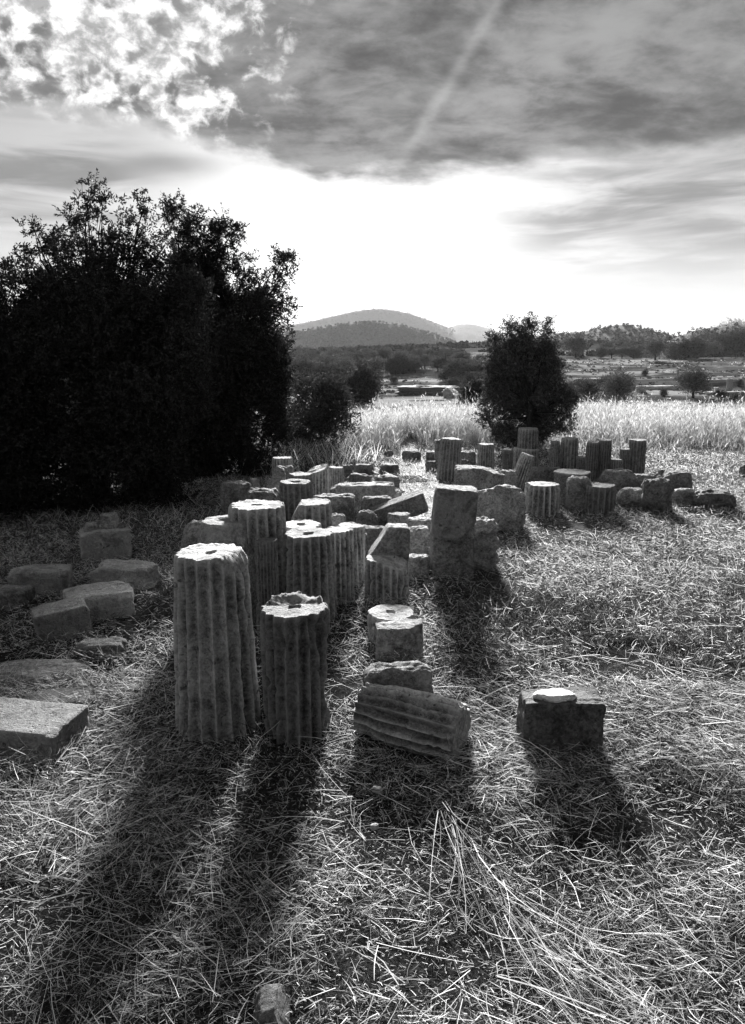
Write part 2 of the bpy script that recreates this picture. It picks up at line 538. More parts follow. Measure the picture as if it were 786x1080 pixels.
# ---- slabs and steps in the middle of the row
stone('short thick slab with a white top lying above the split column', 421, 566, 24, 541, dep=0.8, seed=22, name='stone_slab', cat='stone slab', square=0.85)
stone('flat white topped slab between the slim dark column and the split column', 391, 590, 32, 558, dep=0.6, seed=23, name='stone_slab', cat='stone slab', square=0.8)
stone('thin low slab edge just right of the slim dark column, pale on top', 380, 604, 17, 563, dep=0.8, seed=24, name='stone_slab', cat='stone slab', square=0.85)
stone('topmost of three step like blocks left of the stacked pair', 443, 574, 26, 547, dep=0.7, seed=25, name='stone_block', cat='step block', square=0.85)
stone('middle of three step like blocks left of the stacked pair', 441, 592, 28, 557, dep=0.6, seed=26, name='stone_block', cat='step block', square=0.85)
stone('lowest of three step like blocks left of the stacked pair', 439, 612, 26, 588, dep=0.6, seed=27, name='stone_block', cat='step block', square=0.8)
def tilted_slab():
    a, b = ground_at(399, 556), ground_at(445, 548)
    s = scale_at(a)
    me = rock_mesh('tilted_slab', 58 * s, 0.16, 22 * s, seed=28, square=0.95, rough=0.02, ncut=1, n=20, mat=M_DARK, sink=0.0)
    o = link('tilted_slab', me); o.location = ((a.x + b.x) / 2 + 0.02, (a.y + b.y) / 2, 0.05); o.rotation_euler = (R(6), R(-19), R(8))
    tag(o, 'dark plank like slab tilted up to the right beside the pale path', 'stone slab')
tilted_slab()
stone('long horizontal slab across the middle of the ruins, pale along its top edge', 383, 538, 66, 509, dep=0.35, seed=29, name='stone_slab', cat='stone slab', square=0.9, mat=M_STONE, n=20)
stone('dark rough block under the right end of the long horizontal slab', 398, 551, 34, 523, dep=0.6, seed=30, square=0.7, mat=M_DARK)
stone('round rubble boulder in the hollow in front of the long horizontal slab', 387, 566, 22, 537, dep=0.9, seed=31, square=0.4, name='boulder', cat='boulder', rough=0.09)
stone('small rubble stone touching the white topped slim column', 356, 585, 20, 543, dep=0.9, seed=32, square=0.45, name='boulder', cat='boulder')
stone('low flat slab with white patches left of the long horizontal slab', 352, 552, 44, 520, dep=0.5, seed=33, name='stone_slab', cat='stone slab', square=0.8, rough=0.06)
column('dark round stump with a white holed top in the middle of the row', 313, 566, 34, 509, 34, seed=34, hole=0.3, name='worn_drum', cat='column drum', mat=M_DARK, flutes=16, depth=0.04)
column('dark stump with a thin white top just beyond the white holed stump', 318, 541, 25, 499, 25, seed=35, hole=0.0, mat=M_DARK, depth=0.04)
column('fluted stump with a bright slanted top at the far end of the left row', 336, 531, 23, 490, 23, seed=36, hole=0.0, cut=[(0.3, 0.2, 0.36)])
column('squat dark stump right of the bright slanted one', 355, 524, 16, 494, 16, seed=37, hole=0.0, mat=M_DARK)
column('small pale rimmed stump at the left end, below the weeds', 299, 528, 21, 483, 21, seed=38, hole=0.0)
stone('white flat slab leaning against the small pale rimmed stump', 300, 536, 20, 492, dep=0.8, seed=39, name='stone_slab', cat='stone slab', square=0.8)
stone('rounded leaning stone tapering to its top under the dark tree', 285, 556, 23, 493, dep=0.7, seed=40, square=0.45, name='leaning_stone', tilt=(0, 8), cuts=((-1, 0, 0.9, 0.7),))
stone('flat pale slabs edge in front of the rounded leaning stone', 281, 572, 36, 517, dep=0.6, seed=41, name='stone_slab', cat='stone slab', square=0.85, rough=0.05)
stone('low shaded slab at the far left of the row, lit along its top', 250, 553, 30, 510, dep=0.6, seed=42, name='stone_slab', cat='stone slab', square=0.8)
stone('small stone between the shaded slab and the rounded leaning stone', 269, 545, 11, 507, dep=0.9, seed=43)
column('dark stump with a pale slanting top edge tucked right behind the tallest front column', 284, 676, 24, 573, 23, seed=44, hole=0.0, mat=M_DARK, cut=[(-0.8, 0.0, 0.86)])
# stones beyond the long slab
FARG = 'low stones beside the pale path'
for k, (bx, by, w, ty, lab) in enumerate([
        (378, 511, 26, 499, 'widest low dark stone among those left of the pale path, behind the long slab'),
        (384, 501, 20, 491, 'low stone with a dark crack left of the pale path, third row back'),
        (366, 505, 14, 490, 'small rounded stone left of the pale path next to the squat dark stump'),
        (411, 500, 19, 490, 'flat topped stone at the left edge of the pale path'),
        (408, 514, 24, 500, 'slumped stone at the left edge of the pale path, nearest the long slab'),
        (410, 482, 10, 475, 'smallest stone at the far end of the pale path'),
        (434, 486, 19, 475, 'dark rectangular block closing the far end of the pale path'),
        (458, 487, 16, 476, 'dark block at the right of the far end of the pale path'),
        (455, 497, 12, 486, 'little block at the right edge of the pale path beside the leaning fluted column'),
        (494, 489, 15, 475, 'dark block between the two fluted columns right of the pale path'),
        (489, 496, 11, 484, 'small pale edged stone behind the big slanting block')]):
    stone(lab, bx, by, w, ty, dep=0.6 + 0.08 * (k % 5), seed=50 + k, name='low_stone', square=0.45 + 0.1 * (k % 4), rz=-24 + 13 * (k % 6), rough=0.1, mat=M_DARK if k != 3 else M_STONE, n=12, group=FARG)
for k, (bx, by, w, ty) in enumerate([(266, 556, 9, 546), (306, 548, 8, 538), (342, 545, 9, 533), (352, 574, 10, 560), (376, 574, 9, 562), (404, 574, 10, 561), (413, 584, 11, 571), (340, 520, 8, 512),
        (371, 494, 9, 487), (392, 496, 8, 490), (399, 508, 9, 501), (405, 522, 10, 514), (424, 520, 7, 515), (318, 513, 8, 506), (281, 515, 9, 507), (433, 604, 9, 594), (462, 624, 9, 615), (372, 700, 10, 690),
        (486, 508, 8, 500), (522, 516, 8, 508), (560, 520, 8, 512), (590, 547, 8, 540), (645, 545, 8, 539), (672, 545, 7, 540), (735, 542, 8, 536), (700, 548, 6, 544)]):
    stone('small broken rubble stone half sunk in the dry grass of the ruins', bx, by, w, ty, dep=0.8, seed=160 + k, square=0.45, rough=0.12, n=9, name='rubble_stone', cat='rubble stone', group='rubble between the column stumps', rz=k * 37 % 90, mat=(M_STONE, M_DARK)[k % 2])
for k, (bx, by, w, ty, tl) in enumerate([(262, 541, 18, 520, 8), (306, 522, 13, 503, -7), (327, 560, 16, 538, 6), (345, 598, 12, 571, 0), (362, 553, 18, 531, -8), (372, 531, 18, 516, 5), (406, 540, 16, 524, 10),
        (399, 616, 13, 598, -6), (424, 586, 14, 566, 0), (452, 600, 12, 580, 7), (437, 560, 12, 546, -5), (416, 529, 13, 517, 6), (290, 592, 14, 566, 0), (392, 604, 12, 583, 4)]):
    stone('mid sized broken block wedged among the crowded column stumps', bx, by, w, ty, dep=0.85, seed=240 + k, square=0.6 + 0.08 * (k % 4), rough=0.08, n=14, name='broken_block', cat='stone block', group='broken blocks wedged in the left row', rz=k * 53 % 80 - 40, tilt=(tl * 0.6, tl), mat=(M_STONE, M_DARK, M_RUIN)[k % 3])
# ---- right hand group
G2 = 'column stumps in the right hand group'
column('fluted column leaning slightly to the right beside the far end of the path', 473, 507, 25, 462, 22, seed=70, lean=(0, 3), hole=0.0, group=G2, mat=M_DARK)
stone('small cap like block behind the leaning fluted column', 464, 489, 11, 463, dep=1.0, seed=71, square=0.9, name='stone_block', cat='stone block', n=10)
column('fluted column with a flat pale rim behind the big slanting block', 512, 499, 18, 467, 17, seed=72, hole=0.0, group=G2)
lw = column('broad plain lower drum of the tallest far pillar', 554, 498, 27, 473, 26, seed=73, hole=0.0, group=G2, depth=0.03, erode=0.3, cat='column drum', name='column_drum')
def far_upper():
    s = scale_at(lw.location)
    h = at_depth(556, 452, lw.location.y).z - at_depth(556, 473, lw.location.y).z
    me = column_mesh('column_drum', 10.8 * s, 10.3 * s, h + 0.02, flutes=18, depth=0.04, seed=74, hole=0.0, mat=M_DARK)
    V = me.vertices
    for v in V: v.co.z = max(v.co.z, 0.0)
    o = link('column_drum', me); o.location = (lw.location.x + 0.02, lw.location.y, at_depth(556, 473, lw.location.y).z - 0.015)
    tag(o, 'upper drum of the tallest far pillar, in front of the round tree', 'column drum', G2)
far_upper()
column('little dark stump left of the tallest far pillar', 535, 499, 11, 473, 11, seed=75, hole=0.0, group=G2, mat=M_DARK)
column('slanted column leaning to the right in front of the tallest far pillar', 544, 518, 19, 478, 15, seed=76, lean=(0, 17), hole=0.0, group=G2)
stone('big block with a flat left end and a back sloping to the right', 504, 533, 50, 491, dep=0.6, seed=77, square=0.8, ncut=4, cuts=((0.35, 0, 1, 0.93),), name='slanting_block', cat='stone block', n=22, mat=M_STONE)
stone('block with a pale top between the big slanting block and the slanted column', 537, 521, 17, 496, dep=0.8, seed=78, square=0.85, name='stone_block', cat='stone block')
stone('largest rounded boulder with a straight right side, nearest of the right hand group', 526, 561, 57, 512, dep=0.85, seed=79, square=0.3, rough=0.08, ncut=5, name='boulder', cat='boulder', n=24, cuts=((1, -0.1, 0, 0.9),), mat=M_STONE)
column('wide low fluted drum with a white top beside the largest boulder', 571, 544, 39, 509, 36, seed=80, flutes=18, depth=0.12, hole=0.0, group=G2, rz=5)
column('squat fluted drum with a flat rim, right of the capital like block', 632, 544, 31, 511, 31, seed=81, flutes=16, depth=0.06, hole=0.0, group=G2, mat=M_DARK)
column('capital like block widening to a flat white top behind the two low drums', 602, 532, 30, 495, 38, seed=82, flutes=0, hole=0.0, name='column_capital', cat='capital', mat=M_STONE, edge=0.02)
stone('upright rounded boulder between the two low fluted drums', 609, 540, 25, 501, dep=0.8, seed=83, square=0.5, name='boulder', cat='boulder')
stone('flat dark block behind the wide low fluted drum', 575, 511, 30, 493, dep=0.5, seed=84, square=0.85, name='stone_block', cat='stone block', mat=M_DARK)
for k, (bx, by, w, ty, wt, kw, lab) in enumerate([
        (584, 503, 12, 465, 11, {}, 'dark slim column with a light cap, left in the far row of columns'),
        (599, 502, 19, 461, 18, {}, 'broad paler column, second from the left in the far row of columns'),
        (612, 503, 10, 481, 10, {}, 'very low stump between the broad paler column and the one with a sloping top'),
        (623, 506, 14, 466, 13, {'cut': [(-0.6, 0, 0.62)]}, 'dark column with a sloping broken top in the far row of columns'),
        (636, 506, 14, 463, 13, {}, 'straight slender column right beside the one with a sloping broken top'),
        (649, 506, 14, 483, 13, {}, 'low dark stump between the slender column and the rightmost tall column'),
        (657, 505, 11, 472, 10, {}, 'middling stump touching the rightmost tall column'),
        (670, 505, 18, 463, 18, {}, 'rightmost tall column of the far row, square topped and dark')]):
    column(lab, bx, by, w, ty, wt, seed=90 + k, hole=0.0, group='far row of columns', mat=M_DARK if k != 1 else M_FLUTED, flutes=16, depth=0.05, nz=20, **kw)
for k, (bx, by, w, ty, sq, lab) in enumerate([
        (652, 518, 37, 494, 0.5, 'rounded boulder with a flat top in front of the rightmost tall column'),
        (681, 518, 36, 500, 0.6, 'low wide stone behind the upright dark stone'),
        (708, 521, 36, 497, 0.55, 'large boulder with a stepped outline behind the upright dark stone'),
        (666, 535, 30, 515, 0.45, 'small rounded boulder between the squat fluted drum and the upright dark stone'),
        (691, 541, 29, 505, 0.7, 'upright dark stone, narrower at the top, among the boulders'),
        (720, 535, 27, 516, 0.5, 'low boulder between the upright dark stone and the outermost boulder'),
        (752, 539, 41, 517, 0.4, 'outermost smooth boulder at the right end of the group'),
        (790, 503, 20, 488, 0.4, 'dark stone at the right edge of the picture near the tall grass'),
        (676, 511, 12, 503, 0.4, 'little stone tucked between the flat topped boulder and the low wide stone')]):
    stone(lab, bx, by, w, ty, dep=0.8, seed=110 + k, square=sq * 0.75, rough=0.09, name='boulder', cat='boulder', mat=M_DARK if k in (2, 4, 6, 7) else M_STONE, n=16, group='boulders in the right hand group')
# ---- left hand blocks in the shade
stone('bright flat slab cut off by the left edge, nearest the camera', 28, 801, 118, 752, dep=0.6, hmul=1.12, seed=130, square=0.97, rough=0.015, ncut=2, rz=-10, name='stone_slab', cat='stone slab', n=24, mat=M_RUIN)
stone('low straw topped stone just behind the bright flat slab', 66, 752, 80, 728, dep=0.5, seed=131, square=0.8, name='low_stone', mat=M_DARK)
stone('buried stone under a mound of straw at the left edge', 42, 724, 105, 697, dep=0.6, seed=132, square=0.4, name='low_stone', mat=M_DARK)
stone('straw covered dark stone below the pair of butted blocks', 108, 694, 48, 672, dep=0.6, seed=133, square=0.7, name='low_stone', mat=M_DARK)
stone('larger of two butted blocks in the left grass, flat topped', 107, 655, 68, 618, dep=0.75, seed=134, square=0.95, ncut=7, rough=0.025, rz=28, name='stone_block', cat='stone block', n=30, mat=M_RUIN)
stone('lower of two butted blocks in the left grass, sloping to the left', 69, 675, 54, 636, dep=0.75, seed=135, square=0.92, ncut=7, rough=0.025, rz=28, tilt=(0, -6), name='stone_block', cat='stone block', n=30, mat=M_RUIN)
stone('overhanging slab at the upper left of the butted blocks', 46, 632, 58, 600, dep=0.6, seed=136, square=0.9, ncut=7, rz=14, name='stone_slab', cat='stone slab', n=20, cuts=((-0.7, -0.2, -1, 0.85),), mat=M_RUIN)
stone('thin slab lying in the grass above the larger butted block', 134, 622, 62, 596, dep=0.6, seed=137, square=0.9, ncut=7, rz=-6, name='stone_slab', cat='stone slab', n=20, mat=M_RUIN)
st = stone('upright block at the foot of the big dark tree carrying small rocks', 113, 592, 50, 555, dep=0.75, seed=138, square=0.9, ncut=8, rough=0.04, rz=22, name='stone_block', cat='stone block', n=20, mat=M_RUIN)
for (dx, dy, w, h, lab) in [(0.05, 0.02, 0.15, 0.15, 'tallest of three small rocks set on the upright block under the big tree'),
                            (-0.09, -0.05, 0.11, 0.085, 'pale small rock on the left corner of the upright block under the big tree'),
                            (0.14, 0.0, 0.07, 0.06, 'tiny rock on the right corner of the upright block under the big tree')]:
    o = link('small_rock', rock_mesh('small_rock', w, w * 0.8, h, seed=int(150 + dx * 100), square=0.6, n=10, sink=0.0, rough=0.06))
    o.location = (st.location.x + dx, st.location.y + dy, st['_top'] - 0.03)
    tag(o, lab, 'rock', 'small rocks on the upright block')
stone('dark stone deep in the grass at the far left edge', 12, 645, 44, 622, dep=0.7, seed=140, square=0.7, name='low_stone', mat=M_DARK)
stone('dim worn stone poking out of the straw at the bottom edge', 290, 1098, 42, 1046, dep=1.2, seed=141, square=0.5, name='low_stone', mat=M_DARK, cuts=((1, 0, 0.6, 0.6),))
for (bx, by, w, lab) in [(398, 843, 11, 'small round white pebble in front of the lying drum'), (395, 882, 9, 'tiny white pebble nearest the camera, below the round one')]:
    g = ground_at(bx, by); s = scale_at(g)
    o = link('pebble', rock_mesh('pebble', w * s, w * s * 0.8, w * s * 0.6, seed=int(bx), square=0.25, n=10, sink=0, mat=M_RUIN, ncut=5, rough=0.12))
    o.location = (g.x, g.y, 0.03); tag(o, lab, 'pebble')

for i in range(len(ITEMS)):
    for j in range(i):
        a, b = ITEMS[i], ITEMS[j]
        dd = math.hypot(a[1] - b[1], a[2] - b[2])
        if dd < (a[3] + b[3]) * 0.8: print('NEAR %.2f of %.2f: %s | %s' % (dd, a[3] + b[3], a[0][:50], b[0][:50]))

# ------------------------------------------------------------------ pale path
def build_path():
    pts = [(432, 548, 34), (440, 530, 50), (438, 512, 46), (436, 498, 34), (437, 488, 24), (433, 478, 16), (430, 470, 12)]
    V, F = [], []
    n = 9
    for (x, y, w) in pts:
        g = ground_at(x, y); s = scale_at(g)
        for k in range(n):
            u = (k / (n - 1) - 0.5)
            jx = 0.05 * mn.noise(Vector((x * .1, k * 1.3, y * .2)))
            X, Y = g.x + u * w * s * 1.15 + jx, g.y + jx
            V.append((X, Y, terrain(X, Y) + 0.006 + 0.004 * (1 - abs(2 * u))))
    for i in range(len(pts) - 1):
        for k in range(n - 1):
            F.append((i * n + k, i * n + k + 1, (i + 1) * n + k + 1, (i + 1) * n + k))
    m, nt, out = new_mat('pale trodden chaff')
    geo = nt.nodes.new('ShaderNodeNewGeometry').outputs['Position']
    a = noise(nt, geo, 22, 6, 0.7) * 0.6 + noise(nt, geo, 120, 3, 0.7) * 0.4
    b = nt.nodes.new('ShaderNodeBsdfPrincipled'); b.inputs['Roughness'].default_value = 0.95
    nt.links.new(grey(nt, a.smooth(0.35, 0.66, 0.12, 0.55)), b.inputs['Base Color'])
    nt.links.new(bump(nt, a, 1.0, 0.05), b.inputs['Normal'])
    nt.links.new(b.outputs[0], out.inputs[0])
    tag(link('path', mesh_from('path', V, F, m)), kind='structure')
build_path()

# ------------------------------------------------------------------ straw, grass
def ribbons(P, heading, length, width, pitch, curl, sag, roll, nseg=3):
    """P (n,3) starts; each strand a ribbon of nseg quads; heading, pitch in radians; curl turns it, sag bends it down"""
    n = len(P)
    t = np.linspace(0, 1, nseg + 1)
    V = np.zeros((n, nseg + 1, 2, 3), np.float32)
    pos = P.copy(); h = heading.copy(); p = pitch.copy()
    for k in range(nseg + 1):
        d = np.stack([np.cos(p) * np.sin(h), np.cos(p) * np.cos(h), np.sin(p)], 1)
        side0 = np.stack([np.cos(h), -np.sin(h), np.zeros(n)], 1)
        nup = np.cross(side0, d)
        side = side0 * np.cos(roll)[:, None] + nup * np.sin(roll)[:, None]
        wv = width * (1.0 - 0.75 * t[k] ** 2)
        V[:, k, 0] = pos - side * wv[:, None] * 0.5
        V[:, k, 1] = pos + side * wv[:, None] * 0.5
        pos = pos + d * (length / nseg)[:, None]
        h = h + curl / nseg; p = p - sag / nseg
    base = (np.arange(n) * (nseg + 1) * 2)[:, None]
    Q = []
    for k in range(nseg):
        Q.append(np.concatenate([base + 2 * k, base + 2 * k + 1, base + 2 * k + 3, base + 2 * k + 2], 1))
    return V.reshape(-1, 3), np.stack(Q, 1).reshape(-1, 4)

def wedge(n, d0, d1, spread=0.80, pad=0.9):
    """points on the ground spread evenly over the view's wedge between two distances"""
    d = np.sqrt(rng.uniform(d0 * d0, d1 * d1, n))
    x = rng.uniform(-1, 1, n) * (d * spread + pad)
    return x, d

def field(x, y, s, seed):
    """smooth value noise on numpy arrays, 0..1"""
    out = np.zeros_like(x); amp = 1; tot = 0
    for o in range(3):
        xs, ys = x * s + seed * 3.7, y * s - seed * 5.1
        xi, yi = np.floor(xs), np.floor(ys); fx, fy = xs - xi, ys - yi
        fx, fy = fx * fx * (3 - 2 * fx), fy * fy * (3 - 2 * fy)
        def hsh(a, b):
            v = np.sin(a * 127.1 + b * 311.7 + seed * 17.3) * 43758.5453
            return v - np.floor(v)
        v = (hsh(xi, yi) * (1 - fx) + hsh(xi + 1, yi) * fx) * (1 - fy) + (hsh(xi, yi + 1) * (1 - fx) + hsh(xi + 1, yi + 1) * fx) * fy
        out += v * amp; tot += amp; amp *= 0.5; s *= 2.1
    return out / tot

def covered(x, y):
    """True where a stone stands, so no strand is rooted inside it"""
    m = np.zeros(len(x), bool)
    for (_, cx, cy, r) in ITEMS: m |= (x - cx) ** 2 + (y - cy) ** 2 < (r * 1.05) ** 2
    return m

def cat(parts):
    V, Q, off = [], [], 0
    for v, q in parts:
        V.append(v); Q.append(q + off); off += len(v)
    return np.concatenate(V), np.concatenate(Q)

def U(a, b, n): return rng.uniform(a, b, n)

def straw_layer(n, d0, d1, l0, l1, w0, w1, zmax, pitch=0.16, pad=0.7, aniso=0.9, keep=0.0, nseg=3, seed=1):
    x, y = wedge(n, d0, d1, pad=pad)
    if keep:
        f = field(x, y, 1.7, seed)
        k = f > keep * U(0.6, 1.25, n); x, y = x[k], y[k]
    band = np.clip((x - 0.2) / 0.8, 0, 1) * np.exp(-((y - 4.25 - 0.15 * x - 0.4 * (field(x, y, 0.8, 55) - 0.5)) / 0.62) ** 2)
    band2 = np.clip((x - 0.5) / 0.5, 0, 1) * np.exp(-((y - 2.55 + 0.2 * x) / 0.2) ** 2)
    k = ~covered(x, y) & (U(0, 1, len(x)) > 0.72 * band + 0.4 * band2); x, y = x[k], y[k]; n = len(x)
    head = (field(x, y, 0.9, seed + 3) * 3.6 + field(x, y, 2.9, seed + 4) * 2.0 - 1.0) * aniso * 2 + rng.normal(0, 0.85, n) + 1.1 + 1.57 * (U(0, 1, n) < 0.25)
    z = terrain_np(x, y) + U(0, 1, n) ** 1.6 * zmax * (0.5 + field(x, y, 2.2, seed + 7))
    L = l0 + (l1 - l0) * U(0, 1, n) ** 2.2
    return ribbons(np.stack([x, y, z], 1), head, L, U(w0, w1, n), rng.normal(0.05, pitch, n), rng.normal(0, 0.34, n) * (1 + 3 * (U(0, 1, n) < 0.08)),
                   rng.normal(0.08, 0.2, n), U(0, math.pi, n), nseg)

def tufts(nt_, per, d0, d1, h0, h1, w0, w1, pad=0.7, seed=2, keep=0.0, rad=0.05):
    x, y = wedge(nt_, d0, d1, pad=pad)
    if keep:
        k = field(x, y, 0.9, seed) > keep; x, y = x[k], y[k]
    k = ~covered(x, y); x, y = x[k], y[k]
    x = np.repeat(x, per) + rng.normal(0, rad, len(x) * per); y = np.repeat(y, per) + rng.normal(0, rad, len(y) * per)
    n = len(x)
    return ribbons(np.stack([x, y, terrain_np(x, y) - 0.01], 1), U(0, 2 * math.pi, n), U(h0, h1, n), U(w0, w1, n),
                   U(0.35, 1.45, n), rng.normal(0, 0.5, n), U(0.2, 1.5, n), U(0, math.pi, n), 3)

def collars():
    # grass and straw caught round the feet of the stones
    P = []
    for (_, cx, cy, r) in ITEMS:
        if cy > 8.5: continue
        n = int(520 * r * 2 / max(1.0, cy * 0.35))
        th = rng.uniform(0, 6.283, n); rr = r * (1.0 + 0.35 * rng.uniform(0, 1, n) ** 1.5)
        P.append(np.stack([cx + rr * np.cos(th), cy + rr * np.sin(th)], 1))
    P = np.concatenate(P); n = len(P)
    return ribbons(np.concatenate([P, (terrain_np(P[:, 0], P[:, 1]) - 0.01)[:, None]], 1), U(0, 6.283, n), U(0.03, 0.13, n), U(0.0014, 0.0034, n),
                   U(0.1, 1.4, n), rng.normal(0, 0.4, n), U(0.1, 1.2, n), U(0, 3.14, n), 3)

near = [straw_layer(158000, 0.9, 3.6, 0.025, 0.17, 0.0011, 0.0026, 0.075, pitch=0.34, seed=1, keep=0.40),
        straw_layer(120000, 0.9, 3.4, 0.008, 0.04, 0.001, 0.003, 0.03, pitch=0.4, seed=31, keep=0.3, nseg=2),
        straw_layer(4600, 0.9, 4.2, 0.12, 0.36, 0.0014, 0.0027, 0.075, pitch=0.16, seed=2),
        straw_layer(225000, 3.4, 6.4, 0.012, 0.09, 0.0018, 0.0036, 0.06, pitch=0.45, seed=5, keep=0.42),
        straw_layer(2200, 3.4, 8.0, 0.10, 0.28, 0.002, 0.004, 0.06, pitch=0.16, seed=6),
        tufts(2600, 14, 0.9, 6.0, 0.03, 0.10, 0.0014, 0.003, seed=8, keep=0.42)]
near.append(collars())
V, Q = cat(near)
tag(link('straw', fast_mesh('straw', V, Q, M_STRAW)), 'pale cut straw strewn thickly over the foreground', 'straw', kind='stuff')

mid = [straw_layer(215000, 6.0, 9.5, 0.015, 0.08, 0.0026, 0.005, 0.045, pitch=0.5, pad=1.2, seed=11, keep=0.44),
       straw_layer(190000, 9.0, 14.0, 0.02, 0.09, 0.004, 0.0075, 0.045, pitch=0.6, pad=2.0, seed=12, keep=0.4),
       tufts(4200, 14, 5.5, 13.0, 0.04, 0.12, 0.003, 0.006, pad=1.5, seed=13, keep=0.42)]
V, Q = cat(mid)
tag(link('dry_grass', fast_mesh('dry_grass', V, Q, M_TURF)), 'short dry sunlit grass on the open ground between the stones', 'grass', kind='stuff')

def weed_field():
    # low green weeds in the darker band on the right and among the left blocks
    parts = []
    def patch(n, x0, x1, y0, y1, h0, h1, w0, w1, seed, thr):
        x = U(x0, x1, n); y = U(y0, y1, n)
        k = (field(x, y, 1.1, seed) > thr) & ~covered(x, y); x, y = x[k], y[k]; m = len(x)
        parts.append(ribbons(np.stack([x, y, terrain_np(x, y) - 0.01], 1), U(0, 6.28, m), U(h0, h1, m), U(w0, w1, m),
                             U(0.2, 1.4, m), rng.normal(0, 0.6, m), U(0.2, 1.6, m), U(0, 3.14, m), 3))
    patch(26000, 0.3, 4.2, 3.6, 5.2, 0.04, 0.12, 0.004, 0.009, 21, 0.42)
    patch(9000, 0.8, 3.4, 2.4, 3.6, 0.03, 0.10, 0.003, 0.008, 22, 0.52)
    patch(5000, -4.5, -0.9, 3.0, 7.5, 0.03, 0.1, 0.004, 0.009, 23, 0.45)
    patch(10000, -1.6, 0.6, 1.2, 3.0, 0.03, 0.09, 0.003, 0.007, 24, 0.52)
    patch(9000, 2.5, 13.0, 15.0, 21.0, 0.3, 0.6, 0.008, 0.018, 25, 0.52)
    patch(2500, -1.0, 3.0, 14.0, 19.0, 0.2, 0.5, 0.008, 0.016, 26, 0.55)
    V, Q = cat(parts)
    tag(link('green_weeds', fast_mesh('green_weeds', V, Q, M_WEED)), 'darker low weeds growing through the straw', 'weeds', kind='stuff')
weed_field()

def tall_grass():
    n = 180000
    y = U(12.3, 21.0, n); x = U(-4.0, 15.0, n)
    lim = 12.6 + 0.5 * np.sin(x * 1.3) + 0.8 * field(x, y, 0.7, 31) - np.clip((x - 3) * 0.1, 0, 0.6)
    pathm = np.abs(x - 0.62 - 0.05 * (y - 12)) > 0.16 * np.clip(15 - y, 0, 1)
    k = (y > lim - 0.6) & (U(0, 1, n) < np.clip((y - lim + 0.6) / 2.2, 0.02, 1) ** 1.3) & pathm & (field(x, y, 0.55, 38) > 0.30 + 0.02 * (y - 13)) ; x, y = x[k], y[k]; n = len(x)
    fh = field(x, y, 0.8, 32); fh2 = field(x, y, 2.6, 35)
    lowf = np.clip((y - 12.0) / 2.4, 0.35, 1)
    hgt = lowf * (0.16 + 0.30 * fh + 0.22 * fh2) * U(0.5, 1.25, n) * (0.55 + 0.8 * field(x, y, 0.33, 36)) + 0.2 * (U(0, 1, n) < 0.07) * field(x, y, 0.9, 37) * 2
    stem = ribbons(np.stack([x, y, terrain_np(x, y) - 0.02], 1), U(0, 6.28, n), hgt, U(0.004, 0.0075, n), U(1.0, 1.57, n), rng.normal(0, 0.4, n),
                   U(0.0, 0.9, n), U(0, 3.14, n), 3)
    # seed heads on the stems' tips
    tips = stem[0].reshape(n, 4, 2, 3)[:, 3].mean(1)
    k = U(0, 1, n) < 0.75; tips = tips[k]; m = len(tips)
    heads = ribbons(tips - np.array([0, 0, 0.03]), U(0, 6.28, m), U(0.04, 0.10, m), U(0.007, 0.017, m), U(0.7, 1.5, m), rng.normal(0, 0.5, m), U(0.2, 1.0, m), U(0, 3.14, m), 2)
    V, Q = cat([stem, heads])
    tag(link('tall_grass', fast_mesh('tall_grass', V, Q, M_TALL)), 'tall ripe grass glowing in the light behind the ruins', 'grass', kind='stuff')
tall_grass()

def leafy_weeds():
    parts = []
    n = 5200
    x = U(-1.9, 0.35, n); y = U(9.6, 12.4, n)
    k = (field(x, y, 1.6, 41) > 0.40) & ~covered(x, y) & (y > 10.2 + 1.0 * np.clip(x + 0.6, 0, 1)); x, y = x[k], y[k]; m = len(x)
    parts.append(ribbons(np.stack([x, y, terrain_np(x, y)], 1), U(0, 6.28, m), U(0.12, 0.42, m), U(0.006, 0.014, m), U(0.8, 1.5, m), rng.normal(0, .5, m), U(0.2, 1.2, m), U(0, 3.14, m), 3))
    # shaded grass at the foot of the big tree
    n = 16000
    x = U(-6.5, -0.9, n); y = U(5.6, 9.5, n)
    k = (field(x, y, 1.0, 42) > 0.42) & ~covered(x, y); x, y = x[k], y[k]; m = len(x)
    parts.append(ribbons(np.stack([x, y, terrain_np(x, y)], 1), U(0, 6.28, m), U(0.05, 0.2, m) * (0.5 + 0.5 * (y > 7.2)), U(0.004, 0.008, m), U(0.4, 1.4, m), rng.normal(0, .5, m), U(0.2, 1.4, m), U(0, 3.14, m), 3))
    V, Q = cat(parts)
    tag(link('tall_weeds', fast_mesh('tall_weeds', V, Q, M_TURF)), 'ragged half dry weeds under the dark tree and beyond the stumps', 'weeds', kind='stuff')
leafy_weeds()

